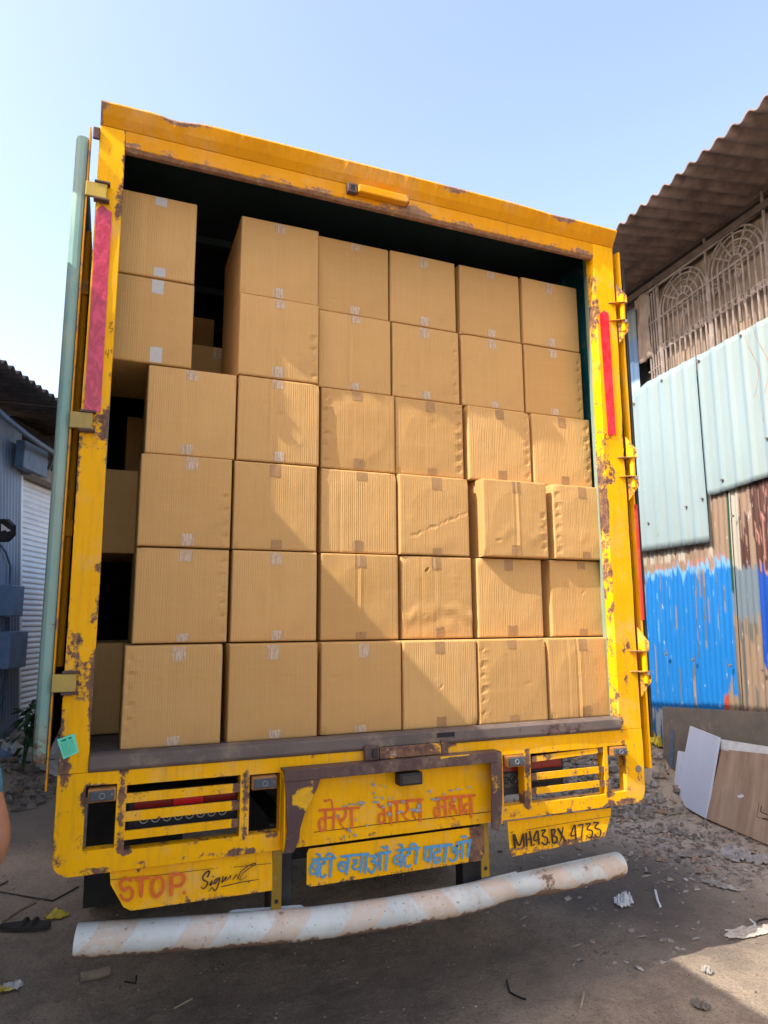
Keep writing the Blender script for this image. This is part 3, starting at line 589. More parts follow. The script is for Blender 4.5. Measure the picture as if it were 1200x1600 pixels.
# green sticker
st = [(89, 1155.5), (116.5, 1146), (123, 1175.5), (99, 1186.5)]
h = MB().f  # noqa
b = MB(); b.f([b.v(PY(u, v, -.005)) for u, v in st]); stk = b.build('sticker', 'sticker_green', truck)
def stp(a, c):                                         # a across 0..1, c down 0..1
    return (st[0][0]*(1-a)*(1-c)+st[1][0]*a*(1-c)+st[2][0]*a*c+st[3][0]*(1-a)*c, st[0][1]*(1-a)*(1-c)+st[1][1]*a*(1-c)+st[2][1]*a*c+st[3][1]*(1-a)*c)
rl = []; rnd = random.Random(5)
for k, c in enumerate([.30, .38, .46, .54, .62, .70, .78, .87]):
    a = .12
    while a < .85:
        l = .05+.12*rnd.random(); rl.append((.55, [stp(a, c), stp(min(.88, a+l), c)])); a += l+.04
for a0 in (.22, .30, .37, .44, .62, .68, .75): rl.append((1.5, [stp(a0, .10), stp(a0+.02, .20)])); rl.append((1.2, [stp(a0-.02, .15), stp(a0+.05, .14)]))
writing('sticker_print', rl, -.0058, 'ink_green', stk)
# reflective tapes, scribbles
def tapep(pts, y, mat): b = MB(); b.prism([PY(u, v, y) for u, v in pts], (0, .0008, 0)); return b.build('reflective_tape', mat, truck, bevel=0)
tapep([(151, 327), (160, 320), (170, 329), (175, 331), (157, 644), (131, 642)], -.0040, 'tape_pink')
tapep([(937, 490), (944, 485), (951, 490), (962.5, 681), (960, 678), (957, 682), (954, 678), (950.5, 682)], -.0040, 'tape_red')
writing('paint_scribble', [(.8, [(166, 547), (165, 553), (170, 553)]), (.8, [(170, 546), (168, 560)]), (.8, [(172, 549), (175, 546), (174, 552)]), (.8, [(170, 506), (176, 503), (171, 512), (177, 514), (171, 520)])], -.0040, 'ink_black', truck)
writing('paint_scribble', [(.8, [(945, 679), (948, 678), (945, 683), (949, 686), (945, 688)]), (.8, [(951, 679), (956, 686)]), (.8, [(955, 680), (950, 687)])], -.0042, 'ink_black', truck)
# hinges on the left post and the folded-back left door
def lhinge(z):
    h = MB().box(-.262, -.186, -.026, -.012, z-.030, z+.030).build('hinge_strap', 'strap', truck, bevel=.003, wear=.03, cut=.02)
    MB().box(-.232, -.176, -.030, -.002, z+.031, z+.040).build('hinge_lug', 'purple_rust', h, bevel=.002, wear=.0)
    MB().box(-.232, -.176, -.030, -.002, z-.040, z-.031).build('hinge_lug', 'purple_rust', h, bevel=.002, wear=.0)
    MB().tube([(-.205, -.008, z-.043), (-.205, -.008, z+.043)], .007, 8).build('hinge_pin', 'bolt', h, smooth=True)
for z in (2.092, 1.180, .252): lhinge(z)
MB().box(-.250, -.224, -.012, .0, 2.315, 2.365).build('hinge_lug', 'purple_rust', truck, bevel=.004, wear=.05)
dl = MB().box(-.300, -.268, .052, 1.20, -.01, 2.315).build('side_door', 'door_dark', truck, bevel=.003)
b = MB(); n = 24; prof = [(-.309, .052), (-.309, .02), (-.303, .002), (-.292, -.006), (-.276, -.006), (-.264, .002), (-.262, .02), (-.262, .052)]
b.prism([(p[0], p[1], -.012) for p in prof], (0, 0, 2.33)); b.build('door_edge', 'teal_paint', dl, bevel=.002, cut=.05,
    wear=lambda c: (.20*max(0, (.35-c.z)/.35)+.04*nz(c.z*3, c.x*40)) + .10*math.exp(-((c.z-.42)/.12)**2))
MB().box(-.2615, -.256, -.008, .05, -.10, 2.36).build('door_skin', 'orange_paint', dl, wear=.12, cut=.08)
dr_ = MB().tube([(-.249, .12, .3), (-.249, .12, 1.99)], .013, 10).build('lock_rod', 'orange_paint', dl, smooth=True, wear=0.)
for z in (1.75, .8): MB().box(-.262, -.235, .10, .14, z-.03, z+.03).build('rod_guide', 'orange_paint', dl, bevel=.002, wear=.1)
# right door folded back, hinges
dr = MB().box(2.338, 2.352, .03, 1.20, -.10, 2.33).build('side_door', 'blue_grey_metal', truck, bevel=.002)
MB().box(2.336, 2.352, .014, .029, -.10, 2.33).build('door_seal', 'black_steel', dr, bevel=.003)
b = MB(); b.prism([(2.312, .05, -.24), (2.310, .03, -.24), (2.314, .012, -.24), (2.325, .012, -.24), (2.334, .024, -.24), (2.334, .05, -.24)], (0, 0, 2.62)); b.build('door_edge', 'yellow', dr, bevel=.002, wear=.04, cut=.06)
MB().box(2.314, 2.328, .002, .0115, .45, 1.02).build('reflective_tape', 'red_paint', dr, wear=0., bevel=.001)
def rhinge(z):
    h = MB().tube([(2.292, -.02, z-.10), (2.292, -.02, z+.10)], .013, 12).build('hinge_barrel', 'yellow', truck, smooth=True, wear=.03)
    for s_ in (1, -1):
        zz = z+s_*.048
        MB().prism([(2.222, -.008, zz), (2.275, -.040, zz), (2.310, -.040, zz), (2.318, -.02, zz), (2.300, .006, zz), (2.215, .0, zz)], (0, 0, .005)).build('hinge_plate', 'orange_paint', h, bevel=.002, wear=.16, cut=.03)
        MB().prism([(2.266, -.012, zz+s_*.008), (2.308, -.038, zz+s_*.008), (2.312, -.034, zz+s_*.045), (2.270, -.008, zz+s_*.115)], (.006, .008, 0)).build('hinge_gusset', 'yellow', h, bevel=.002, wear=.12, cut=.03)
    MB().tube([(2.292, -.04, z-.062), (2.292, -.04, z-.048)], .008, 6).build('hinge_bolt', 'bolt', h)
for z in (2.02, 1.20, .255): rhinge(z)
# bumper tube with gussets
bp = [PY(119, 1470, .11), PY(430, 1448, .01), PY(533, 1437, .0), PY(633, 1422, .0), PY(760, 1398, .02), PY(966, 1351, .12)]
def bez(P, k=10):
    o = []; Q = [P[0]+(P[0]-P[1])]+P+[P[-1]+(P[-1]-P[-2])]
    for i in range(1, len(Q)-2):
        for j in range(k):
            t = j/k; p0, p1, p2, p3 = Q[i-1:i+3]
            o.append(.5*((2*p1)+(-p0+p2)*t+(2*p0-5*p1+4*p2-p3)*t*t+(-p0+3*p1-3*p2+p3)*t**3))
    return o+[P[-1]]
bpts = bez(bp, 14)
def bumper():
    mb = MB(); n = len(bpts); seg = 28; rings = []; r0 = .055
    for i, p in enumerate(bpts):
        d = (bpts[min(i+1, n-1)]-bpts[max(i-1, 0)]).normalized(); a = Vector((0, 0, 1)); a = (a-d*a.dot(d)).normalized(); c = d.cross(a)
        ring = []
        for k in range(seg):
            th = 2*math.pi*k/seg; q = a*math.cos(th)+c*math.sin(th); rr = r0
            pos = p+q*rr
            dd = math.exp(-((i/n-.83)/.035)**2)*max(0, q.y*-.5-q.z*.7); pos = p+q*(rr-.022*dd)
            ring.append(mb.v(pos))
        rings.append(ring)
    for i in range(n-1):
        for k in range(seg): mb.f([rings[i][k], rings[i][(k+1) % seg], rings[i+1][(k+1) % seg], rings[i+1][k]])
    # inner wall so the open ends read as a tube
    inn = [[mb.v(bpts[e]+(v.co-bpts[e])*.955) for v in rings[e]] for e in (0, -1)]
    dp = [[mb.v(v.co+(bpts[4]-bpts[0])*.6) for v in inn[0]], [mb.v(v.co+(bpts[-5]-bpts[-1])*.6) for v in inn[1]]]
    for e, rg in ((0, rings[0]), (1, rings[-1])):
        for k in range(seg): mb.f([rg[k], rg[(k+1) % seg], inn[e][(k+1) % seg], inn[e][k]]); mb.f([inn[e][k], inn[e][(k+1) % seg], dp[e][(k+1) % seg], dp[e][k]])
        mb.f(dp[e])
    bx0, bx1 = bpts[0].x, bpts[-1].x
    def wr(c):
        cz = min(bpts, key=lambda q: abs(q.x-c.x)).z; low = max(0, (cz-.012-c.z)/.04); return .075+.26*min(1, low) + .28*math.exp(-((c.x-1.72)/.07)**2)*min(1, low+.3) + .10*max(0, nz(c.x*5, c.z*9))
    o = mb.build('rear_bumper', 'bumper_paint', truck, smooth=True, wear=wr)
    o.data.set_sharp_from_angle(angle=R(50)); at = o.data.attributes.new('stripe', 'FLOAT', 'POINT')
    for i, v in enumerate(o.data.vertices): at.data[i].value = v.co.x - .9*(v.co.z+.65) if v.co.x < 1.0 else 2.02-v.co.x - .9*(v.co.z+.65)
    return o
def bumper_mat():
    n = NM('bumper_paint'); wv = n.attr('wear').outputs['Fac']; s = n.attr('stripe').outputs['Fac']
    big = n.noise(9, 10, .7); fine = n.noise(45, 6, .7)
    e = n.math('ADD', s, n.ramp(big, .3, .7, -.006, .006))
    fr = n.math('MODULO', n.math('ADD', e, 3.0+.08), .31); band = n.math('MULTIPLY', n.ramp(fr, .150, .152), n.ramp(fr, .286, .284)) 
    c = n.mix(n.ramp(n.noise(3, 4, .6), .4, .6), (.50, .54, .53, 1), (.61, .64, .61, 1))
    c = n.mix(n.math('MULTIPLY', band, n.ramp(fine, .62, .50, .1, .85)), c, (.60, .47, .36, 1))
    v = n.math('ADD', n.math('ADD', n.math('MULTIPLY', big, .7), n.math('MULTIPLY', fine, .3)), wv)
    c = n.mix(n.ramp(v, .60, .72, 0, .6), c, (.50, .36, .25, 1)); c = n.mix(n.ramp(v, .70, .74, 0, .92), c, (.17, .10, .07, 1))
    sp = n.noise(70, 3, .6, loc=(2, 2, 2)); c = n.mix(n.ramp(sp, .64, .69, 0, .75), c, (.22, .13, .09, 1))
    M['bumper_paint'] = n.done(c, .38, n.bump(n.math('SUBTRACT', n.math('MULTIPLY', big, .3), n.ramp(v, .70, .74)), .4, .002))
bumper_mat(); bmp = bumper()
for ua, ub in ((335, 500), (704, 822)):
    c = [PY(ua, 1440 if ua < 400 else 1392, .05), PY(ua+28, 1421 if ua < 400 else 1379, .08), PY(ub-30 if ua < 400 else ub-16, 1413 if ua < 400 else 1361, .08), PY(ub if ua < 400 else ub+6, 1434 if ua < 400 else 1385, .02)]
    MB().prism(c, (0, .02, -.05)).build('gusset', 'white_pipe', bmp, bevel=.002, wear=.05)
for x0 in (.52, 1.345):
    MB().box(x0, x0+.09, .08, .15, -.70, -.31).build('bumper_arm', 'black_steel', bmp, bevel=.004)
# chassis, axle, wheels, cab
b = MB()
for x0 in (.55, 1.38): b.box(x0, x0+.08, .16, 6.8, -.50, -.33)
for y0 in (.17, 1.2, 2.2, 3.6, 5.0): b.box(.631, 1.379, y0, y0+.08, -.48, -.36)
b.build('chassis_frame', 'black_steel', truck, bevel=.004)
b = MB()
for k in range(9): b.box(XL0+.04, XR1-.04, .3+.55*k, .36+.55*k, -.20, -.052)
b.build('floor_bearer', 'black_steel', truck)
MB().tube([(.0, 2.0, -.67), (2.05, 2.0, -.67)], .07, 14).build('rear_axle', 'black_steel', truck, smooth=True)
MB().tube([(1.02, 1.82, -.67), (1.02, 1.92, -.67), (1.02, 2.08, -.67), (1.02, 2.18, -.67)], [.05, .18, .18, .05], 16).build('differential', 'black_steel', truck, smooth=True)
def wheel(x, y, wd=.23):
    r = .48; prof = [(-wd/2, .27), (-wd/2, .40), (-wd/2+.02, .455), (-wd/2+.05, r), (-.01, r), (-.006, r-.012), (.006, r-.012), (.01, r), (wd/2-.05, r), (wd/2-.02, .455), (wd/2, .40), (wd/2, .27)]
    mb = MB(); seg = 44; rg = [[mb.v((x+px, y+pr*math.cos(2*math.pi*k/seg), -.67+pr*math.sin(2*math.pi*k/seg))) for px, pr in prof] for k in range(seg)]
    for k in range(seg):
        for j in range(len(prof)-1): mb.f([rg[k][j], rg[(k+1) % seg][j], rg[(k+1) % seg][j+1], rg[k][j+1]])
    t = empty_part('wheel', (x, y, -.67))
    mb.build('tyre', 'rubber', t, smooth=True, local=False)
    mb = MB(); mb.tube([(x-wd/2+.03, y, -.67), (x-wd/2+.05, y, -.67), (x+wd/2-.05, y, -.67), (x+wd/2-.03, y, -.67)], [.27, .262, .262, .27], 32)
    mb.build('rim', 'strap', t, wear=0.)
def empty_part(name, loc):
    o = bpy.data.objects.new(name, None); o.location = loc; col.objects.link(o); o.parent = truck; o.matrix_parent_inverse = Matrix.Translation(-Vector(truck.location)); return o
_build = MB.build
def bp2(o, t):
    o.matrix_parent_inverse = Matrix.Translation(-Vector(t.location)); return o
for x in (-.03, .24, 1.80, 2.07): wheel(x, 2.0)
for x in (.05, 1.99): wheel(x, 6.2)
for x0 in (-.14, 1.70): MB().box(x0, x0+.48, 1.41, 1.42, -.99, -.24).build('mud_flap', 'rubber', truck)
# cab (ahead of the load box)
b = MB(); b.prism([(-.1, 5.3, -.75), (-.1, 7.0, -.75), (-.1, 7.0, .25), (-.1, 6.75, 1.15), (-.1, 5.3, 1.25)], (2.24, 0, 0)); cabo = b.build('cab', 'orange_paint', truck, bevel=.05, wear=0., seg=3)
b = MB(); b.prism([(.0, 6.97, .33), (.0, 6.78, 1.03), (2.04, 6.78, 1.03), (2.04, 6.97, .33)], (0, .03, .008)); b.build('windscreen', 'lens_dark', cabo)
for x0 in (-.106, 2.141): MB().box(x0, x0+.005, 5.8, 6.6, .35, 1.02).build('window', 'lens_dark', cabo)
# ------------------------------------------------------------------ cartons
BW, BH = .360, .3735
def carton(x, y, row, label, z=None, rz=0., seed=0, flap=None, tapes=(), seam=False, wrinkle=0., hole=False, depth=.50, wdt=BW-.0055, bulge=.0022, top_gap=True, crease=False):
    rnd = random.Random(seed*17+5); sxp = .5+rnd.uniform(-.12, .08); H = BH-.0055; W = wdt
    X = [0, .0015, .004, .008]+[.008+(W-.016)*i/26 for i in range(1, 26)]+[W-.008, W-.004, W-.0015, W]
    Z = [0, .0015, .004, .008]+[.008+(H-.016)*i/26 for i in range(1, 26)]+[H-.008, H-.004, H-.0015, H]
    dents = []
    if flap:
        xf = .022 if flap == 'L' else W-.022
        for k in range(6 if rnd.random() < .7 else 4):
            dents.append((xf+rnd.uniform(-.004, .004), H*(.1+.8*(k+.3*rnd.random())/5.4), .011, .010, .0065*rnd.uniform(.6, 1.3)))
            dents.append((xf+(.011 if flap == 'L' else -.011), H*(.1+.8*(k+.3*rnd.random())/5.4)+.008, .016, .005, -.0028*rnd.uniform(.5, 1)))
    for k in range(rnd.randint(1, 3)): dents.append((rnd.uniform(.05, W-.05), rnd.uniform(.05, H-.05), rnd.uniform(.006, .02), rnd.uniform(.003, .008), rnd.uniform(-.002, .003)))
    if rnd.random() < .5: dents.append((rnd.choice([.0, W]), rnd.choice([0, H]), .022, .022, .010))
    def off(x_, z_):
        r = .0075; o = 0.
        for d in (x_, W-x_, z_, H-z_):
            if d < r: o += r*(1-math.sqrt(max(0, 1-(1-d/r)**2)))
        e = min(x_, W-x_)/W*min(z_, H-z_)/H*16
        o -= bulge*min(1, e)*(1+.8*nz(seed*3.1, x_*4, z_*4))
        o += .0016*fbm(x_*9+seed, z_*9, seed*1.7, 3)
        for dx, dz, rx, rz_, am in dents:
            q = ((x_-dx)/rx)**2+((z_-dz)/rz_)**2
            if q < 5: o += am*math.exp(-q)
        if seam: o += .0034*math.exp(-((x_-W*sxp)/.0035)**2) - .0024*math.exp(-((x_-W*sxp-.009)/.005)**2) + .0016*math.exp(-((x_-W*sxp+.06)/.003)**2)
        if crease: o += .0030*math.exp(-((z_-(.06+.42*x_+.012*nz(x_*30, 2.)))/.0035)**2)*min(1, max(0, x_-.03)*20)
        if wrinkle: o += wrinkle*.0034*math.exp(-((z_-.10)/.05)**2)*math.sin(z_*420+4*nz(x_*14, seed, z_*5)) + wrinkle*.0008*fbm(x_*25, z_*70, seed, 2)
        if hole and ((x_-.125)**2+(z_-.30)**2) < .006**2: o += .02
        return o
    mb = MB(); G = [[mb.v((a, off(a, c), c)) for c in Z] for a in X]
    for i in range(len(X)-1):
        for j in range(len(Z)-1): mb.f([G[i][j], G[i+1][j], G[i+1][j+1], G[i][j+1]])
    # body: each side wall as strips going back
    def side(front, back_of):
        Bk = [mb.v(back_of(v.co)) for v in front]
        for i in range(len(front)-1): mb.f([front[i], front[i+1], Bk[i+1], Bk[i]])
        return Bk
    n, k_ = len(X)-1, len(Z)-1
    ring = [G[i][0] for i in range(n)]+[G[n][j] for j in range(k_)]+[G[i][k_] for i in range(n, 0, -1)]+[G[0][j] for j in range(k_, 0, -1)]
    Bk = [mb.v((v.co.x, depth, v.co.z)) for v in ring]; L = len(ring)
    for i in range(L): mb.f([ring[i], ring[(i+1) % L], Bk[(i+1) % L], Bk[i]])
    mb.f(Bk)
    o = mb.build('cardboard_box', 'cardboard', None); o.location = (x, y, (row*BH if z is None else z)+.001); o.rotation_euler = (0, 0, rz)
    for p in o.data.polygons: p.use_smooth = False
    fl = o.data
    tag(o, label, 'cardboard box', 'cartons stacked in the truck')
    for tp in tapes:                                   # (side 'T'/'B', x fraction, length, material)
        s_, fx, ln, mt_ = tp; b = MB(); tw = .047; x0 = W*fx-tw/2; nn = 6
        A = []
        for i in range(nn+1):
            zz = (H-.0055-ln*i/nn) if s_ == 'T' else (.0055+ln*i/nn)
            A.append([b.v((x0+tw*j/5+(.0015*rnd.uniform(-1, 1) if i == nn else 0), off(x0+tw*j/5, zz)-.0012, zz+(rnd.uniform(-.002, .002) if i == nn else 0))) for j in range(6)])
        for i in range(nn):
            for j in range(5): b.f([A[i][j], A[i+1][j], A[i+1][j+1], A[i][j+1]])
        b.build('tape_strip', mt_, o, local=True)
    return o
XY = {(0,0):(-.032,.075),(0,1):(.347,.072),(0,2):(.719,.08),(0,3):(1.08,.074),(0,4):(1.443,.074),(0,5):(1.812,.075),
 (1,0):(-.008,.142),(1,1):(.360,.140),(1,2):(.734,.146),(1,3):(1.106,.150),(1,4):(1.488,.145),(1,5):(1.885,.135),
 (2,0):(-.008,.137),(2,1):(.358,.146),(2,2):(.735,.16),(2,3):(1.099,.146),(2,4):(1.507,.105),(2,5):(1.900,.105),
 (3,0):(.004,.160),(3,1):(.366,.150),(3,2):(.736,.172),(3,3):(1.096,.178),(3,4):(1.474,.170),(3,5):(1.842,.170),
 (4,1):(.361,.152),(4,2):(.724,.186),(4,3):(1.089,.190),(4,4):(1.459,.192),(4,5):(1.825,.190),
 (5,1):(.361,.170),(5,2):(.721,.200),(5,3):(1.082,.196),(5,4):(1.459,.197),(5,5):(1.825,.192)}
RN = ['bottom row', 'second row up', 'third row up', 'fourth row up', 'fifth row up', 'top row']; CN = ['first', 'second', 'third', 'fourth', 'fifth', 'sixth']
FL = {(0,0):'L',(1,0):'R',(2,0):'R',(4,1):'R',(2,4):'R',(2,5):'L',(0,4):'L',(3,3):'R',(3,4):'R',(3,5):'R',(3,2):'L',(4,3):'R',(5,4):'L',(4,5):'R'}
SEAM = {(2,2),(2,4),(1,3),(3,1),(1,2),(0,5),(2,1),(4,2)}
LOOK = {(0,0):'shaded carton, dents down its left edge',(1,3):'creased carton with hole',(0,3):'carton half in sun, half in shade',(1,2):'carton cut by a diagonal shadow edge',
 (2,1):'carton with vertical shadow edge',(3,1):'carton crossed by narrow streaks of sun',(2,4):'sunlit carton pushed forward',(2,5):'sunlit carton jutting by right post',(4,1):'carton with sun at lower right corner'}
for (r_, c_), (x, y) in XY.items():
    lit = (r_ <= 3 and c_ >= 2 and not (r_ == 0 and c_ == 2)) or (r_ == 2 and c_ == 1)
    base = LOOK.get((r_, c_), ('sunlit carton' if lit else 'shaded carton') + (' with dents down one edge' if (r_, c_) in FL else ''))
    lab = f"{base}, {CN[c_]} from left in {RN[r_]}"
    tm = 'tape_sunlit' if lit else 'tape_shaded'; fx = .5 if c_ else (.52 if r_ != 3 else .48)
    rnd = random.Random(r_*10+c_)
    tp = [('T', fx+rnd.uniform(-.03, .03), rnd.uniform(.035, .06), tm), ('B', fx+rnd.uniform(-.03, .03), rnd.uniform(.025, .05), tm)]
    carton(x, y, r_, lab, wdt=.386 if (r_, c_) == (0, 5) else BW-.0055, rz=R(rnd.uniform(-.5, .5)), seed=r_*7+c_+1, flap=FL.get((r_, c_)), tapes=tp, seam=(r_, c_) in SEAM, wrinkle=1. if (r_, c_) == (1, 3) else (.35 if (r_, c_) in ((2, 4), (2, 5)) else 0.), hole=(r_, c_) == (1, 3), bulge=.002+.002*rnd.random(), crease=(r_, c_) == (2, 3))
carton(-.184, .160, 4, 'shaded carton overhanging beside left post, under the uppermost one', seed=71, tapes=[('T', .585, .06, 'tape_pale'), ('B', .60, .065, 'tape_pale')])
carton(-.186, .160, 5, 'shaded carton beside the left post, uppermost of the two overhanging ones', seed=72, tapes=[('T', .585, .040, 'tape_pale'), ('B', .60, .038, 'tape_pale')])
carton(-.145, .47, 0, 'dark carton set back behind the bottom row, beside the left post', seed=73, tapes=[], wdt=.34)
carton(-.350+.156, .50, 2, 'dark carton set back beside the third row, with one white tape strip', seed=74, tapes=[('T', .80, .05, 'tape_shaded'), ('B', .80, .04, 'tape_shaded')], wdt=.30, z=2*BH)
carton(-.06, .95, 3, 'dark carton deepest in the gap left of the fourth row', seed=75, wdt=.34)
carton(.205, .80, 4, 'brown carton set back in the gap beside the fifth row, tape at its top', seed=76, wdt=.30, tapes=[('T', .52, .06, 'tape_shaded')], z=4*BH)
carton(.10, 1.30, 5, 'dark carton deep in the gap beside the top row', seed=77, wdt=.30, z=5*BH)
# ------------------------------------------------------------------ right-hand shed
SK = .822                                              # shed drawing units -> metres
WP, WN, WT = Vector((4.874, 1.666, 0)), Vector((-.9974, .0715, 0)), Vector((.0715, .9974, 0))
def WX(s, z, o=0.): return WP + WT*(s*SK) + WN*(o*SK) + Vector((0, 0, z*SK+.0825))
def corr(name, s0, s1, top, bot, o, amp, pitch, mat, parent, colf=None, rib=False, lean=0., nzr=24, per=8, thick=.0015, wearv=None, label=None, P=WX):
    def interp(L, s):
        if not isinstance(L, (list, tuple)): return L
        L = sorted(L)
        if s <= L[0][0]: return L[0][1]
        for a, c in zip(L, L[1:]):
            if s <= c[0]: return a[1]+(c[1]-a[1])*(s-a[0])/max(1e-6, c[0]-a[0])
        return L[-1][1]
    mb = MB(); cols = []; n = max(2, int(abs(s1-s0)/pitch*per)); G = []
    for i in range(n+1):
        s = s0+(s1-s0)*i/n; ph = (s/pitch) % 1.
        if rib: h = amp*(1 if ph < .16 else (max(0, 1-(ph-.16)/.08) if ph < .24 else (0 if ph < .92 else (ph-.92)/.08)))
        else: h = amp*.5*(1+math.cos(2*math.pi*ph))
        zt, zb = interp(top, s), interp(bot, s); rowv = []
        for j in range(nzr+1):
            z = zb+(zt-zb)*j/nzr; ss = s+lean*(z-zb)
            rowv.append(mb.v(P(ss, z, o+h+.004*nz(s*1.2, z*1.2)))); cols.append((s, z))
        G.append(rowv)
    for i in range(n):
        for j in range(nzr): mb.f([G[i][j], G[i+1][j], G[i+1][j+1], G[i][j+1]])
    ob = mb.build(name, mat, parent, wear=wearv)
    if colf:
        at = ob.data.attributes.new('col', 'FLOAT_COLOR', 'POINT')
        for i, (s, z) in enumerate(cols):
            c = colf(s, z); at.data[i].color = (c[0], c[1], c[2], 1)
    for p in ob.data.polygons: p.use_smooth = True
    sm = ob.modifiers.new('thickness', 'SOLIDIFY'); sm.thickness = thick; sm.offset = 0
    if label: ob['label'] = label
    return ob
shed = empty('shed', (5.2, .8, GZ), 'ramshackle shed of painted corrugated sheets on the right, with iron window grille', 'shed')
# structural wall behind the sheets
MB().prism([WX(-6.5, -1.75, -.25), WX(-6.5, 4.62, -.25), WX(3.2, 4.62, -.25), WX(3.2, -1.75, -.25)], WN*-.10).build('back_wall', 'concrete_wall', shed)
for (s0, s1) in ((3.12, 3.2), (-6.5, -6.42)):
    MB().prism([WX(s0, -1.75, -.02), WX(s0, 4.6, -.02), WX(s1, 4.6, -.02), WX(s1, -1.75, -.02)], WN*-3.0).build('end_wall', 'concrete_wall', shed)
# roof
def roof(name, eave_s0, eave_s1, o_e, z_e, slope, depth, pitch, amp, parent, mat, P=WX):
    mb = MB(); n = int((eave_s1-eave_s0)/pitch*8); G = []
    for i in range(n+1):
        s = eave_s0+(eave_s1-eave_s0)*i/n; h = amp*math.cos(2*math.pi*s/pitch); jag = .03*nz(math.floor(s/(pitch*6))*3.3, 2.)
        G.append([mb.v(P(s, z_e+slope*d+h, o_e-d+jag*(k == 0))) for k, d in enumerate([0, .3, .6, depth])])
    for i in range(n):
        for j in range(3): mb.f([G[i][j], G[i+1][j], G[i+1][j+1], G[i][j+1]])
    ob = mb.build(name, mat, parent); sm = ob.modifiers.new('thickness', 'SOLIDIFY'); sm.thickness = .012; sm.offset = 0
    for p in ob.data.polygons: p.use_smooth = True
    return ob
roof('roof', -6.6, 3.3, 1.03, 4.755, .09, 4.2, .177, .027, shed, 'roof_under')
for o_, z_ in ((.0, 4.70), (-.6, 4.80)):
    MB().prism([WX(-6.5, z_, o_), WX(-6.5, z_+.05, o_), WX(3.2, z_+.05, o_), WX(3.2, z_, o_)], WN*-.07).build('purlin', 'beam_wood', shed)
MB().prism([WX(-6.5, 4.60, .06), WX(-6.5, 4.68, .06), WX(1.62, 4.60, .06), WX(1.62, 4.52, .06)], WN*-.05).build('wall_plate', 'beam_wood', shed, bevel=.004)
# brown sheet hung behind the grille, with folds
def cloth(name, s0, s1, z0, z1, o, mat, parent, fold=.02, n=80, hem=.0, sc=6):
    mb = MB(); G = []
    for i in range(n+1):
        s = s0+(s1-s0)*i/n
        G.append([mb.v(WX(s+.02*nz(s*3, j*.3), z0+(z1-z0)*j/16+(hem*nz(s*7, 3.) if j == 0 else 0), o+fold*fbm(s*sc, j*.12, 3.3, 3)*2)) for j in range(17)])
    for i in range(n):
        for j in range(16): mb.f([G[i][j], G[i+1][j], G[i+1][j+1], G[i][j+1]])
    ob = mb.build(name, mat, parent, smooth=True); sm = ob.modifiers.new('thickness', 'SOLIDIFY'); sm.thickness = .004; return ob
def fab_mat():
    n = NM('brown_sheet'); f = n.noise(1, 3, .6, stretch=(9, 9, .5)); b_ = n.noise(3, 6, .6)
    c = n.mix(n.ramp(f, .35, .65), (.20, .145, .105, 1), (.29, .215, .155, 1)); c = n.mix(n.ramp(b_, .5, .7, 0, .5), c, (.22, .15, .11, 1))
    c = n.mix(n.ramp(n.noise(1, 2, .5, stretch=(30, 30, .3)), .60, .64, 0, .6), c, (.06, .045, .035, 1))
    M['brown_sheet'] = n.done(c, .9, n.bump(f, .4, .01))
fab_mat()
cloth('window_sheet', -4.2, .98, 3.2, 4.63, -.05, 'brown_sheet', shed, .015)
cloth('hanging_sheet', .98, 1.26, 3.64, 4.56, .03, 'fabric_brown', shed, .035, 24, .02, 12)
MB().prism([WX(1.26, 3.2, -.12), WX(1.26, 4.6, -.12), WX(.9, 4.6, -.12), WX(.9, 3.2, -.12)], WN*-.02).build('dark_opening', 'dark_void', shed)
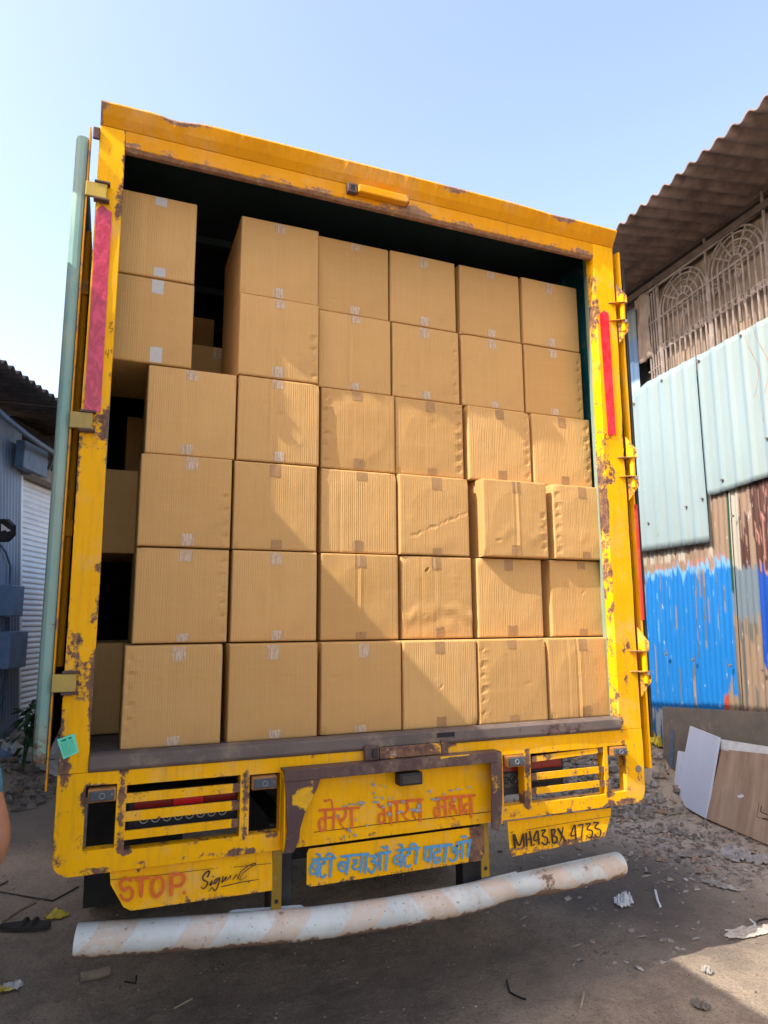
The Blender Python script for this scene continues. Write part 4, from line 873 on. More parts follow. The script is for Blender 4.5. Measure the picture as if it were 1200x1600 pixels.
# iron grille
def grille():
    g = MB(); r = .010; O = .03
    def P(s, z): return WX(s, z, O)
    zb, z0 = 4.10, 3.22
    secs = [(.816, .023), (.023, -.77), (-.77, -1.563), (-1.563, -2.356)]
    slope = lambda s: -.075*(s-.8)+0.0
    for a, c in secs:
        m_ = (a+c)/2; zc = zb+slope(m_); hw = (a-c)/2
        for rr in (.085, .165, .245, .325, .378):
            g.tube([P(m_+rr*math.cos(t), zc+rr*.98*math.sin(t)) for t in [math.pi*i/18 for i in range(19)]], r, 6)
            for sg in (1, -1): g.tube([P(m_+sg*rr, zc), P(m_+sg*rr+.0*sg, z0)], r, 6)
        g.tube([P(m_, zc), P(m_, z0+.30)], r, 6)
        for an in (35, 62, 90, 118, 145): g.tube([P(m_+.085*math.cos(R(an)), zc+.085*math.sin(R(an))), P(m_+.378*math.cos(R(an)), zc+.378*math.sin(R(an)))], r, 6)
        g.tube([P(a, zc+.5), P(a, z0)], r*1.4, 6)
        # lyre motif low in the bay
        g.tube([P(m_-.10, z0+.30), P(m_, zc-.10), P(m_+.10, z0+.30)], r*.8, 6)
        g.tube([P(m_-.035, z0+.05), P(m_, z0+.15), P(m_+.035, z0+.05)], r*.8, 6)
    for dz, rr in ((0, r*1.5),): g.tube([P(1.02, zb-.03), P(-2.4, zb+.24)], rr, 6)
    g.tube([P(1.02, 4.50), P(-2.4, 4.62)], r*1.6, 6)
    for k in range(5): g.tube([P(1.02-.045*k, 4.42+.02*k), P(1.02-.045*k-.01, z0)], r, 6)
    g.tube([P(1.06, 3.47), P(.82, 3.50)], r, 6)
    for k in range(36):                                # row of rings and studs
        s = .80-.088*k; z = 3.70+.055*(.8-s)
        g.tube([P(s+.036*math.cos(t), z+.036*math.sin(t)) for t in [2*math.pi*i/14 for i in range(15)]], r*.9, 6, False)
        g.tube([P(s+.044, z-.05), P(s+.044, z+.05)], r*.8, 5); g.tube([P(s+.02, z-.036), P(s+.068, z+.036)], r*.7, 5); g.tube([P(s+.02, z+.036), P(s+.068, z-.036)], r*.7, 5)
    go = g.build('window_grille', 'grille_iron', shed, smooth=True)
    # letters worked into the bars: seen from the lane they read left to right
    def L(P2, s, z, k=.07, wd=.008): MB().tube([WX(s-x*k, z+y*k, O-.012) for x, y in P2], wd, 6).build('iron_letter', 'grille_iron', go, smooth=True)
    ring = [(.0+.42*math.cos(a), .45*math.sin(a)) for a in [2*math.pi*i/14 for i in range(15)]]
    z = 4.0
    L(ring, .42, z-.02, .10); L([(0, -.5), (0, .6)], .42, z-.02, .10)
    L([(-.3, .5), (.3, .5)], .25, z, .11); L([(0, .5), (0, -.5)], .25, z, .11); L([(-.35, -.5), (.2, -.5), (.3, -.2)], .25, z, .11)
    L([(-.4, .5), (-.4, -.3), (-.1, -.55), (.3, -.4), (.4, .5)], .10, z+.02, .12)
    L([(.35, .35), (0, .5), (-.35, .2), (-.35, -.3), (0, -.5), (.35, -.3), (.35, 0), (.05, 0)], -.06, z+.04, .11)
    L([(-.35, -.5), (-.35, .5), (.35, -.5), (.35, .5)], -.22, z+.06, .12)
    L(ring, -.385, z+.06, .10); L([(0, -.5), (0, .6)], -.385, z+.06, .10)
grille()
LB = [lin(176, 202, 207), lin(146, 186, 212), lin(196, 206, 198)]
def light_col(s, z):
    k = .5+.9*fbm(s*1.1, z*.25, 6.); a = LB[0]; b_ = LB[1] if ((s/.2) % 1.) < .3 else LB[2]
    return tuple((a[i]*(1-k*.6)+b_[i]*k*.6)*.47 for i in range(3))
ltop = [(-6.4, 3.86), (-2.5, 3.55), (-.676, 3.41), (.095, 3.375), (1.106, 3.345), (1.332, 3.277), (1.40, 3.24)]
lbot = [(-6.4, 1.9), (-1.2, 1.85), (-.5, 1.818), (.127, 1.767), (.228, 1.77)]
corr('light_blue_sheet', -3.6, .232, ltop, lbot, .055, .016, .205, 'light_sheet', shed, light_col, rib=True, label='long light blue ribbed sheet below the grille')
corr('light_blue_sheet', .234, 1.40, ltop, [(.234, 1.262), (1.40, 1.262)], .070, .016, .205, 'light_sheet', shed, light_col, rib=True, label='light blue ribbed sheet hanging lower, nearest the truck')
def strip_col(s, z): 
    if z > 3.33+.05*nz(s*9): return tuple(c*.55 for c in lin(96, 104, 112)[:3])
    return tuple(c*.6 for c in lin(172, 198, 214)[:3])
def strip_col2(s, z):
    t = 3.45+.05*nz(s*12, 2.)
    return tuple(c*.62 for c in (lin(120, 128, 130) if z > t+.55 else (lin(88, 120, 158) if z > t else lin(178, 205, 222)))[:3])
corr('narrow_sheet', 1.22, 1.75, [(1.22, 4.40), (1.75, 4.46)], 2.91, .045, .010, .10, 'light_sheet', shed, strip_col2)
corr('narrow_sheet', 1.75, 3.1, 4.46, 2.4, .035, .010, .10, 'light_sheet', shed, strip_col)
corr('cream_sheet', 1.405, 1.80, 2.90, 1.66, .050, .004, .10, 'light_sheet', shed, lambda s, z: (.60, .53, .43))
corr('beige_sheet', 1.41, 2.2, 1.655, .9, .040, .004, .10, 'light_sheet', shed, lambda s, z: (.42, .37, .32))
BL = lin(10, 135, 225); BL2 = lin(8, 80, 190); PB = lin(190, 205, 215); BE = lin(178, 152, 128); PK = lin(205, 150, 135); WH = lin(215, 210, 195); BR = lin(95, 60, 50); GR = lin(120, 122, 118)
def lower_col(s, z):
    j = 1.3*fbm(s*9, z*.6, 2., 4)+.5*fbm(s*40, z*.5, 7., 2); j2 = fbm(s*22, z*1.5, 5., 3)
    def k(c, f=.52): return tuple(x*f*.88 for x in c[:3])
    if s > .13:
        topb = .96 + .20*j + .09*j2 - (.03 if s < .7 else -.02)
        bot = (-.62 if s > .72 else -9) + .10*j2
        if s < .32 and z < -.28+.2*j: return k(BE if not (.25 < s < .31) else lin(215, 90, 70))
        if z < bot: return k(PB, .75) if j2 > -.06 else k(BL)
        if z < topb and fbm(s*21+3, z*.55, 9., 3) > .22+.12*abs(j2): return k(BE if j2 > 0 else GR)
        if z < topb: return k(BL, .60) if fbm(s*34, z*2.2, 3., 3) < .36 else k(lin(110, 175, 225), .6)
        if z < topb+.05+.10*abs(j): return k(lin(120, 180, 225), .7)
        if z < 1.10+.1*j2: return k(PK if j > -.05 else BE)
        return k(BE if j > -.1 else WH)
    if s > -.22:
        if .09 < s and z > .7: return k(lin(30, 90, 60))
        if z > .98+.1*j: return k(WH) if s > -.02 else k(BR if j2 > 0 else BE)
        if z > .45+.3*j: return k(lin(130, 150, 165))
        return k(BE if j > 0 else GR)
    if s > -.42 or (s > -.95 and j > .1):
        if z > .95+.35*j: return k(BR if abs(j2) > .05 else PK)
        if z > .05+.6*j: return k(BL2, .65)
        return k(BE)
    if z > 1.2+.4*j: return k(BR if j2 > -.04 else PK)
    if z > .4+.5*j: return k(BL2 if j2 > 0 else BE, .7)
    return k(BE if j2 > -.1 else GR)
for s0, s1, o_ in ((.66, 2.2, .0), (.07, .66, .012), (-.62, .07, .002), (-1.4, -.62, .014), (-2.2, -1.4, .0), (-3.0, -2.2, .01), (-3.8, -3.0, .0)):
    corr('corrugated_sheet', s0, s1-.001, [(s0, 1.9), (s1, 1.9)], -1.6, o_, .014, .076, 'painted_sheet', shed, lower_col, nzr=90, per=6, lean=-.03)
b = MB()
for s_, z_ in ((1.20, 1.6), (.55, 1.7), (.3, 1.75), (.0, 1.9), (1.33, 3.15), (.8, 3.28), (.2, 3.3), (-.4, 3.35), (.1, -.03), (.62, .0), (1.05, .04), (-.3, -.05), (-.1, 1.5), (-.6, 2.2)): b.tube([WX(s_, z_, .07), WX(s_, z_, .095)], .011, 8)
b.build('roofing_nail', 'bolt', shed)
# loose wires hanging on the light blue sheet
b = MB()
b.tube([WX(-.55+.05*math.sin(i*.8), 3.5-.11*i, .11+.02*math.sin(i)) for i in range(9)], .0018, 5); b.tube([WX(-.66+.07*math.sin(i*.6+1), 3.45-.09*i, .11) for i in range(10)], .0018, 5)
tag(b.build('hanging_wire', 'lamp_rim', None), 'thin reddish wires dangling over the light blue ribbed sheet', 'wire')
# ------------------------------------------------------------------ boards leaning by the right shed
def slab(name, quad, th, mat, label, cat, group=None, parent=None):
    q = [Vector(p) for p in quad]; nrm = (q[1]-q[0]).cross(q[3]-q[0]).normalized()
    if nrm.dot(CAM-q[0]) > 0: nrm = -nrm
    o = MB().prism(q, nrm*th).build(name, mat, parent, bevel=.002)
    if label: tag(o, label, cat, group)
    return o
_pw = WX(0, 0, .14)
_q0, _q1, _q2 = PP(1037, 1207, _pw, WN), PP(1035, 1104, _pw, WN), PP(1260, 1117, _pw, WN)
big = slab('metal_plate', [_q0, _q1, _q2, Vector((_q2.x, _q2.y, _q0.z-.06))], .012, 'rusty_plate', 'large dull grey-brown rusty plate leaning against the blue corrugated wall', 'metal plate')
_pw2 = _pw+WN*.003; b = MB(); b.prism([PP(1046, 1200, _pw2, WN), PP(1048, 1140, _pw2, WN), PP(1053, 1140, _pw2, WN), PP(1052, 1201, _pw2, WN)], WN*.002); b.build('blue_streak', 'blue_grey_metal', big)
# white board and plywood sheet stand on the ground, leaning back
def gp(u, v, up=0.): p = PZ(u, v, GZ+up); return p
w0, w1 = gp(1055, 1252, .03), gp(1102, 1279, .02)
def above(base, u, v, lean):                           # point above a foot, further back by `lean`
    q = Vector((base.x+lean, base.y, 0)); n = Vector((1, 0, 0)); return PP(u, v, Vector((base.x+lean, base.y, 0)), n)
w2, w3 = above(w1, 1123, 1152, .16), above(w0, 1078, 1134, .16)
slab('white_board', [w0, w1, w2, w3], .02, 'paper_board', 'tall narrow white board leaning beside the plywood sheet', 'board')
s0_, s1_ = gp(1049, 1247, .03), gp(1062, 1254, .03)
slab('white_board', [PP(1050, 1248, w0+Vector((.06, 0, 0)), Vector((1, 0, 0))), PP(1068, 1256, w0+Vector((.06, 0, 0)), Vector((1, 0, 0))), PP(1075, 1176, w0+Vector((.16, 0, 0)), Vector((1, 0, 0))), PP(1059, 1173, w0+Vector((.16, 0, 0)), Vector((1, 0, 0)))], .01, 'paper_board', 'short white offcut tucked behind the tall white board', 'board')
p0, p1 = gp(1103, 1279, .02), gp(1235, 1335, .02)
p2, p3 = above(p1, 1235, 1182, .18), above(p0, 1127, 1170, .18)
ply = slab('plywood_sheet', [p0, p1, p2, p3], .018, 'plywood', 'brown plywood sheet with a framed stencil mark and silver tape on its top', 'plywood sheet')
pn = (p1-p0).cross(p3-p0).normalized(); pn = -pn if pn.dot(CAM-p0) < 0 else pn
def onply(u, v, o=.0015): return PP(u, v, p0+pn*o, pn)
b = MB(); b.prism([onply(1126, 1155, .002), onply(1235, 1172, .002), onply(1235, 1197, .002), onply(1127, 1171, .002)], pn*.003); b.build('silver_tape', 'sheet_plastic', ply)
def plymarks(strokes, mat='ink_black'):
    b = MB(); lay = 0
    for wd, P in strokes:
        lay += 1; n = len(P)
        for i in range(n-1):
            a, c = P[i], P[i+1]; dx, dy = c[0]-a[0], c[1]-a[1]; l = math.hypot(dx, dy) or 1; ox, oy = -dy/l*wd/2, dx/l*wd/2
            b.f([b.v(onply(a[0]+ox, a[1]+oy, .002+.0001*lay)), b.v(onply(c[0]+ox, c[1]+oy, .002+.0001*lay)), b.v(onply(c[0]-ox, c[1]-oy, .002+.0001*lay)), b.v(onply(a[0]-ox, a[1]-oy, .002+.0001*lay))])
    return b.build('stencil_mark', mat, ply)
fr = [(.7, [(1197.5, 1189), (1182.5, 1276), (1226, 1291)])]
fr += [(1.6, [(1203, 1250), (1191, 1252), (1188.5, 1268), (1203, 1275)]), (1.1, [(1204, 1255), (1196, 1256), (1193.5, 1266), (1204, 1270)]), (1.4, [(1190, 1246.5), (1207, 1251)]), (1.2, [(1191, 1278), (1204, 1281)])]
for (u, v, k_) in ((1198, 1199, 0), (1197, 1206, 1), (1195.5, 1213, 0), (1195, 1224, 1), (1194, 1232, 0), (1193.5, 1238, 1)):
    fr += [(1.1, [(u, v), (u+7, v+1.2)]), (.9, [(u+1, v-2), (u+1.6, v+3)]), (.9, [(u+5, v-1.5), (u+5.4, v+3)])]
fr += [(1.6, [(1191.5, 1241.5), (1193.5, 1242)])]
plymarks(fr)
b = MB(); b.f([b.v(onply(u, v, .003)) for u, v in ((1152, 1243), (1160, 1241), (1163, 1244), (1158, 1247), (1153, 1246))]); b.build('paper_scrap', 'paper_white', ply)
# ------------------------------------------------------------------ rocks and rubble
def rock(name, loc, size, mat, seed, label, cat, group=None, sq=(1, 1, .75), ang=.45):
    size *= .82
    bm = bmesh.new(); bmesh.ops.create_icosphere(bm, subdivisions=3, radius=1.)
    cuts = []; rnd = random.Random(seed)
    for _ in range(9):
        d = Vector((rnd.gauss(0, 1), rnd.gauss(0, 1), rnd.gauss(0, 1))).normalized(); cuts.append((d, rnd.uniform(.55, .85)))
    for v in bm.verts:
        for d, k in cuts:
            q = v.co.dot(d)
            if q > k: v.co -= d*(q-k)
        v.co *= 1+.12*fbm(v.co.x*2+seed, v.co.y*2, v.co.z*2, 3)
        v.co = Vector((v.co.x*sq[0], v.co.y*sq[1], v.co.z*sq[2]))*size
    bmesh.ops.rotate(bm, verts=bm.verts, cent=(0, 0, 0), matrix=Matrix.Rotation(rnd.uniform(0, 6.28), 3, 'Z') @ Matrix.Rotation(rnd.uniform(-ang, ang), 3, 'X'))
    mb = MB(); mb.bm.free(); mb.bm = bm; o = mb.build(name, mat, None); o.location = loc
    return tag(o, label, cat, group)
def on(x, y, up=0.): return (x, y, gh(x, y)+up)
def atpx(u, v, up=0.):
    p = PZ(u, v, GZ)
    for _ in range(6): p = PZ(u, v, gh(p.x, p.y)+up)
    return p
for i, (u, v, s_, l_) in enumerate([(25, 1178, .26, 'big rounded brown boulder below the roller shutter'), (5, 1200, .16, 'grey boulder at the left edge, beside the big brown boulder'), (52, 1172, .15, 'pale stone between the big boulder and the truck door'), (10, 1212, .08, 'small dark stone among the scraps at the left edge'), (27, 1213, .07, 'small pale stone on the plastic litter at the left')]):
    p = atpx(u, v); rock('boulder', p+Vector((0, 0, s_*.45)), s_, 'stone', 20+i, l_, 'rock')
RUB = [(1022, 1182, .16), (1045, 1185, .12), (1012, 1200, .13), (1035, 1205, .16), (1058, 1208, .10), (1018, 1222, .12), (1042, 1232, .13), (1062, 1240, .09), (1008, 1238, .08), (1030, 1250, .06), (1050, 1258, .06), (1003, 1170, .12), (1070, 1228, .07), (1020, 1264, .05), (1045, 1272, .05), (1075, 1262, .05)]
POSW = ['at its top', 'under the rusty plate', 'close to the right post', 'in the middle', 'below the plate edge', 'under the middle one', 'near the white offcut', 'at the foot of the white board', 'touching the truck post in view', 'at its lower edge', 'low, before the white board', 'topmost by the blue wall', 'beside the short white offcut', 'low on the left side', 'lowest in the middle', 'before the white board corner']
for i, (u, v, s_) in enumerate(RUB):
    p = atpx(u, v); rock('rubble_stone', p+Vector((0, 0, s_*.3)), s_*1.15, 'stone_grey' if i % 3 else 'stone', 60+i, f"{'grey' if i % 3 else 'brown'} lump in the right rubble heap, {POSW[i]}", 'rock', 'stones of the right rubble heap', sq=(1, .8, .65), ang=.9)
p = atpx(940, 1188); q = rock('concrete_block', p+Vector((0, 0, .14)), .34, 'box_blue', 91, 'blue-grey wrapped block on the rubble, seen through the right grille', 'block', sq=(1.2, .6, .42), ang=.1)
def crumple(name, loc, sx, sy, h, mat, seed, label, cat, group=None, rz=0., n=26, flat=1.):
    sx, sy, h = sx*.8, sy*.8, h*.8
    mb = MB(); G = []; rnd = random.Random(seed); ph = rnd.uniform(0, 50)
    for i in range(n+1):
        row = []
        for j in range(n+1):
            a, c = i/n*2-1, j/n*2-1; k = 1-.22*(a*a*c*c) + .12*nz(a*2+ph, c*2)
            e = max(0, 1-(a*a+c*c)*.5)
            X_ = a*sx*k; Y_ = c*sy*k; ca, sa = math.cos(rz), math.sin(rz); gx, gy = loc[0]+X_*ca-Y_*sa, loc[1]+X_*sa+Y_*ca
            hh = h*abs(fbm(a*2.3+ph, c*2.3, ph, 4))*2.2*e
            row.append(mb.v((gx, gy, (gh(gx, gy) if flat else loc[2])+.006+hh)))
        G.append(row)
    for i in range(n):
        for j in range(n):
            a, c = (i+.5)/n*2-1, (j+.5)/n*2-1
            if a*a+c*c < 1.05+.5*nz(a*3+ph, c*3, 7.): mb.f([G[i][j], G[i+1][j], G[i+1][j+1], G[i][j+1]])
    bmesh.ops.delete(mb.bm, geom=[v for v in mb.bm.verts if not v.link_faces], context='VERTS')
    o = mb.build(name, mat, None); sm = o.modifiers.new('t', 'SOLIDIFY'); sm.thickness = .002
    return tag(o, label, cat, group)
p = atpx(45, 1208); crumple('plastic_sheet', p, 1.15, .5, .22, 'sheet_plastic', 3, 'crumpled whitish plastic sheet on the ground left of the truck', 'plastic sheet', rz=.3, n=46)
p = atpx(84, 1212); crumple('plastic_sheet', p, .5, .3, .12, 'sheet_plastic', 5, 'small greyish crumpled sheet just left of the yellow post', 'plastic sheet', rz=.1, n=30)
p = atpx(77, 1208); crumple('blue_bag', p, .14, .10, .10, 'blue_plastic', 6, 'small bright blue plastic scrap beside the truck post', 'plastic bag')
p = atpx(4, 1226); crumple('blue_bag', p, .22, .12, .10, 'box_blue', 7, 'pale blue plastic scrap at the left edge of the ground', 'plastic bag')
p = atpx(60, 1200); crumple('red_wrapper', p, .10, .07, .10, 'red_bit', 8, 'small dark red wrapper on the crumpled white sheet', 'wrapper')
p = atpx(1030, 1165); crumple('yellow_bag', p, .26, .18, .35, 'yellow_bit', 9, 'yellow plastic bag on the rubble below the blue wall', 'plastic bag')
p = atpx(1034, 1155); crumple('red_scrap', p, .16, .10, .25, 'red_bit', 10, 'red scrap above the yellow bag at the foot of the blue wall', 'scrap')
p = atpx(88, 1434); crumple('yellow_wrapper', p, .075, .045, .05, 'yellow_bit', 11, 'small black and yellow wrapper lying left of the bumper', 'wrapper', rz=.2, n=14)
p = atpx(18, 1545); crumple('paper_packet', p, .055, .04, .05, 'paper_white', 12, 'small white packet at the lower left of the ground', 'packet', n=12)
p = atpx(2, 1550); crumple('paper_packet', p, .06, .04, .04, 'yellow_bit', 13, 'yellowed packet at the very left edge of the ground', 'packet', n=12)
p = atpx(975, 1411); crumple('paper_ball', p, .10, .06, .09, 'paper_white', 14, 'crumpled grey-white paper lump right of the bumper end', 'paper', rz=.5, n=18)
p = atpx(1172, 1458); crumple('plastic_film', p, .20, .06, .03, 'pebble_pale', 15, 'thin strip of dusty plastic film by the sunlit patch', 'plastic film', rz=-.1, n=30)
for i, (u, v, sx, sy, l_) in enumerate([(1085, 1335, .20, .09, 'curled grey card scrap on the dark ground below the plywood'), (1150, 1335, .24, .12, 'large flat grey card scrap below the plywood sheet'), (1055, 1300, .10, .05, 'small grey scrap below the white board'), (1125, 1385, .13, .05, 'pale card scrap right of the crumpled paper lump'), (1020, 1300, .09, .05, 'small brown scrap beside the number board'), (1190, 1345, .16, .10, 'grey scrap at the right edge under the plywood'), (1010, 1270, .10, .06, 'curled dark scrap under the right post corner'), (1105, 1520, .03, .03, 'tiny white scrap in the sunlit patch'), (1095, 1575, .05, .035, 'pale scrap at the lower right of the shade'), (930, 1430, .05, .03, 'small dark scrap under the bumper end')]):
    p = atpx(u, v); crumple('card_scrap', p, sx, sy, .05, 'pebble' if i % 2 else 'paper_grey', 30+i, l_, 'scrap', rz=i*.7, n=14) if 'paper_grey' in M else None
plain('paper_grey', (.30, .28, .26, 1), .8, var=.25)
for i, (u, v, sx, sy, l_) in enumerate([(1085, 1335, .20, .09, 'curled grey card scrap on the dark ground below the plywood'), (1150, 1335, .24, .12, 'large flat grey card scrap below the plywood sheet'), (1055, 1300, .10, .05, 'small grey scrap below the white board'), (1125, 1385, .13, .05, 'pale card scrap right of the crumpled paper lump'), (1020, 1300, .09, .05, 'small brown scrap beside the number board'), (1190, 1345, .16, .10, 'grey scrap at the right edge under the plywood'), (1010, 1270, .10, .06, 'curled dark scrap under the right post corner'), (1105, 1520, .03, .03, 'tiny white scrap in the sunlit patch'), (1095, 1575, .05, .035, 'pale scrap at the lower right of the shade')]):
    p = atpx(u, v); crumple('card_scrap', p, sx, sy, .05, 'paper_grey' if i % 2 else 'pebble', 30+i, l_, 'scrap', 'scraps on the ground', rz=i*.7, n=14)
# a short length of pole, a sandal, wires and sticks
def lay(name, pts, r, mat, label, cat, seg=8, group=None):
    P = []
    for u, v in pts: q = atpx(u, v); P.append(q+Vector((0, 0, (r if not isinstance(r, list) else max(r))*.9)))
    return tag(MB().tube(P, r, seg).build(name, mat, None, smooth=True), label, cat, group)
lay('wood_offcut', [(124, 1535), (140, 1531), (155, 1528), (169, 1523)], .022, 'wood_pole', 'short thick piece of round wood below the bumper left end', 'stick', 12)
lay('wire', [(0, 1385), (12, 1378)], .005, 'sole', 'short dark wire end at the left edge', 'wire')
lay('rope', [(0, 1395), (40, 1402), (82, 1409), (122, 1387)], .005, 'sole', 'dark rope on the ground left of the truck corner', 'rope')
lay('stick', [(4, 1443), (30, 1425), (55, 1412)], .008, 'wood_pole', 'thin stick crossing the dark rope at the left', 'stick')
lay('wire', [(195, 1535), (212, 1538), (213, 1526)], .004, 'black_steel', 'bent black wire right of the round wood piece', 'wire')
lay('stick', [(1024, 1393), (1028, 1410), (1032, 1418)], .007, 'paper_white', 'pale thin twig right of the paper lump', 'stick')
lay('wire', [(1133, 1455), (1170, 1457), (1180, 1445), (1172, 1438)], .005, 'sheet_plastic', 'pale looped wire at the right by the dark ground', 'wire')
lay('wire', [(1172, 1452), (1185, 1440), (1200, 1437)], .005, 'black_steel', 'dark wire crossing the pale looped wire', 'wire')
lay('stick', [(272, 1577), (285, 1570), (300, 1562)], .005, 'wood_pole', 'faint thin stick near the bottom, left of centre', 'stick')
lay('rope', [(792, 1533), (797, 1552), (812, 1560), (822, 1563)], .004, 'black_steel', 'thin dark cord half buried below the bumper', 'rope')
lay('stick', [(908, 1576), (912, 1555)], .007, 'wood_pole', 'short flat stick near the bottom, right of centre', 'stick')
pc = atpx(38, 1452)
b = MB(); sd = Vector((.95, -.30, 0)).normalized(); sp_ = Vector((.30, .95, 0)); out_ = []
for i in range(20):
    t = 2*math.pi*i/20; a = math.cos(t)*.135; c = math.sin(t)*(.045+.010*math.cos(t)); out_.append(pc+sd*a+sp_*c+Vector((0, 0, .006)))
sol = b.prism(out_, (0, 0, .022)).build('sandal', 'sole', None, bevel=.004); tag(sol, 'worn dark rubber sandal lying at the lower left', 'sandal')
b = MB()
for k in range(2): b.tube([pc+sd*(.0+.05*k)+sp_*.045*math.cos(t)+Vector((0, 0, .024+.024*math.sin(t))) for t in [math.pi*i/8 for i in range(9)]], .008, 6)
b.build('strap', 'sole', sol, smooth=True)
# gravel and litter flakes nobody could count
def litter():
    b = MB(); rnd = random.Random(11); 
    def chip(x, y, s, flat):
        z = gh(x, y); n = rnd.randint(4, 6); a0 = rnd.uniform(0, 6.28); tilt = Vector((rnd.uniform(-.5, .5), rnd.uniform(-.5, .5), 1)).normalized() if flat else Vector((0, 0, 1))
        base = []; hgt = s*(.12 if flat else rnd.uniform(.5, .9))
        for i in range(n):
            a = a0+6.28*i/n; k = s*rnd.uniform(.6, 1.1); p = Vector((math.cos(a)*k, math.sin(a)*k*rnd.uniform(.6, 1), 0)); p.z = -(tilt.x*p.x+tilt.y*p.y)
            base.append(Vector((x, y, z+.001+hgt*.2))+p)
        A = [b.v(q) for q in base]; B = [b.v(Vector((x, y, z))+(q-Vector((x, y, z)))*.75+Vector((0, 0, hgt))) for q in base]
        b.f(B); 
        for i in range(n): b.f([A[i], A[(i+1) % n], B[(i+1) % n], B[i]])
    for _ in range(8500):
        x = rnd.uniform(-1.2, 4.6); y = rnd.uniform(-.6, 3.3); d = .35+.9*max(0, fbm(x*1.3, y*1.3, 3.3)*2)
        if rnd.random() < d: chip(x, y, rnd.choice([.003, .004, .004, .005, .006, .008]), rnd.random() < .4)
    for _ in range(2900):
        y = rnd.uniform(.7, 4.0); x = rnd.gauss(3.87, .35)
        if y < 1.8 and x > 4.4: continue
        chip(x, y, rnd.choice([.007, .009, .013, .018, .026]), rnd.random() < .65)
    for _ in range(900):
        y = rnd.uniform(2.0, 4.6); x = rnd.gauss(4.15, .3)
        chip(x, y, rnd.uniform(.02, .06), rnd.random() < .3)
    for _ in range(260):
        y = rnd.uniform(.1, 1.8); x = rnd.uniform(2.0, 3.9); chip(x, y, rnd.choice([.008, .012, .018, .03]), True)
    for _ in range(900):
        y = rnd.uniform(4.2, 7.3); x = -.968+.372*(y-5.98)+rnd.uniform(.05, 1.0); chip(x, y, rnd.uniform(.02, .06), rnd.random() < .6)
    o = b.build('gravel', 'gravel_mix', None); tag(o, 'loose gravel, chips and flakes strewn over the dark soil', 'gravel', kind='stuff')
def gravel_mat():
    n = NM('gravel_mix'); v = n.n('ShaderNodeTexVoronoi'); n.l(n.tc.outputs['Object'], v.inputs['Vector']); v.inputs['Scale'].default_value = 16
    s = n.n('ShaderNodeSeparateColor'); n.l(v.outputs['Color'], s.inputs[0])
    c = n.mix(n.ramp(s.outputs[0], 0, 1), (.12, .105, .09, 1), (.33, .285, .24, 1)); c = n.mix(n.ramp(s.outputs[1], .95, .96, 0, .6), c, (.50, .48, .46, 1)); c = n.mix(n.ramp(s.outputs[2], .93, .94, 0, .7), c, (.30, .16, .10, 1))
    M['gravel_mix'] = n.done(c, .85)
gravel_mat(); litter()
# ------------------------------------------------------------------ left-hand shed
LT, LN = Vector((.349, .937, 0)), Vector((.937, -.349, 0)); LP = Vector((-.968, 5.978, 0))
def LX(s, z, o=0.): return LP + LT*(s*SK) + LN*(o*SK) + Vector((0, 0, z*SK+.0825))
ls = empty('workshop', (-1.7, 5.6, GZ), 'blue-grey corrugated workshop on the left with roller shutter and rusty roof', 'workshop')
MB().prism([LX(-3.5, -1.75, -.12), LX(-3.5, 3.0, -.12), LX(9, 3.0, -.12), LX(9, -1.75, -.12)], LN*-.1).build('back_wall', 'concrete_wall', ls)
MB().prism([LX(-3.5, -1.75, -.02), LX(-3.5, -1.02, -.02), LX(9, -1.02, -.02), LX(9, -1.75, -.02)], LN*.10).build('plinth', 'concrete_wall', ls)
MB().prism([LX(-3.5, -1.75, -.2), LX(-3.5, 3.3, -.2), LX(-3.45, 3.3, -.2), LX(-3.45, -1.75, -.2)], LN*-3.5).build('end_wall', 'concrete_wall', ls)
corr('wall_sheet', -3.5, -.03, [(-3.5, 3.0), (-.03, 3.0)], -1.0, .06, .012, .076, 'painted_sheet', ls, lambda s, z: tuple(x*(.75+.3*nz(s*3, z*.5)) for x in (.34, .44, .62)), nzr=30, per=6, P=LX, lean=-.135)
def shut():
    mb = MB(); n = 46; z0, z1 = -1.03, 2.37; G = []
    for i in range(n*4+1):
        z = z0+(z1-z0)*i/(n*4); t = (i % 4)/4; h = [.0, .016, .018, .012][i % 4]; G.append((mb.v(LX(-.135*(z+1.03), z, -.03+h)), mb.v(LX(2.6, z, -.03+h))))
    for i in range(n*4): mb.f([G[i][0], G[i][1], G[i+1][1], G[i+1][0]])
    return mb.build('roller_shutter', 'shutter', ls)
shut()
MB().prism([LX(-.03, -1.03, .0), LX(-.49, 2.40, .0), LX(-.44, 2.40, .0), LX(.02, -1.03, .0)], LN*.05).build('shutter_rail', 'shutter', ls)
MB().prism([LX(-.5, 2.375, -.02), LX(2.7, 2.375, -.02), LX(2.7, 2.55, -.02), LX(-.5, 2.55, -.02)], LN*.18).build('shutter_hood', 'concrete_wall', ls, bevel=.01)
b = MB()
for k in range(14): b.tube([LX(.1+.12*k, 2.56, .08), LX(.16+.12*k, 2.72+.05*math.sin(k), .10), LX(.24+.12*k, 2.58, .08)], .008, 5)
b.build('scrap_rods', 'bare_metal', ls)
MB().prism([LX(-.55, 2.55, -.10), LX(9, 2.55, -.10), LX(9, 3.3, -.10), LX(-.6, 3.3, -.10)], LN*.02).build('dark_opening', 'dark_void', ls)
MB().prism([LX(-.85, 2.40, .14), LX(-.20, 2.40, .14), LX(-.20, 2.76, .14), LX(-.85, 2.76, .14)], LN*.10).build('sign_box', 'blue_grey_metal', ls, bevel=.01)
def leave(s, z, o=0.): return LX(s, z, o)
roof('roof', -3.6, 9.0, .95, 3.07, .10, 4.5, .15, .028, ls, 'roof_dark', P=LX)
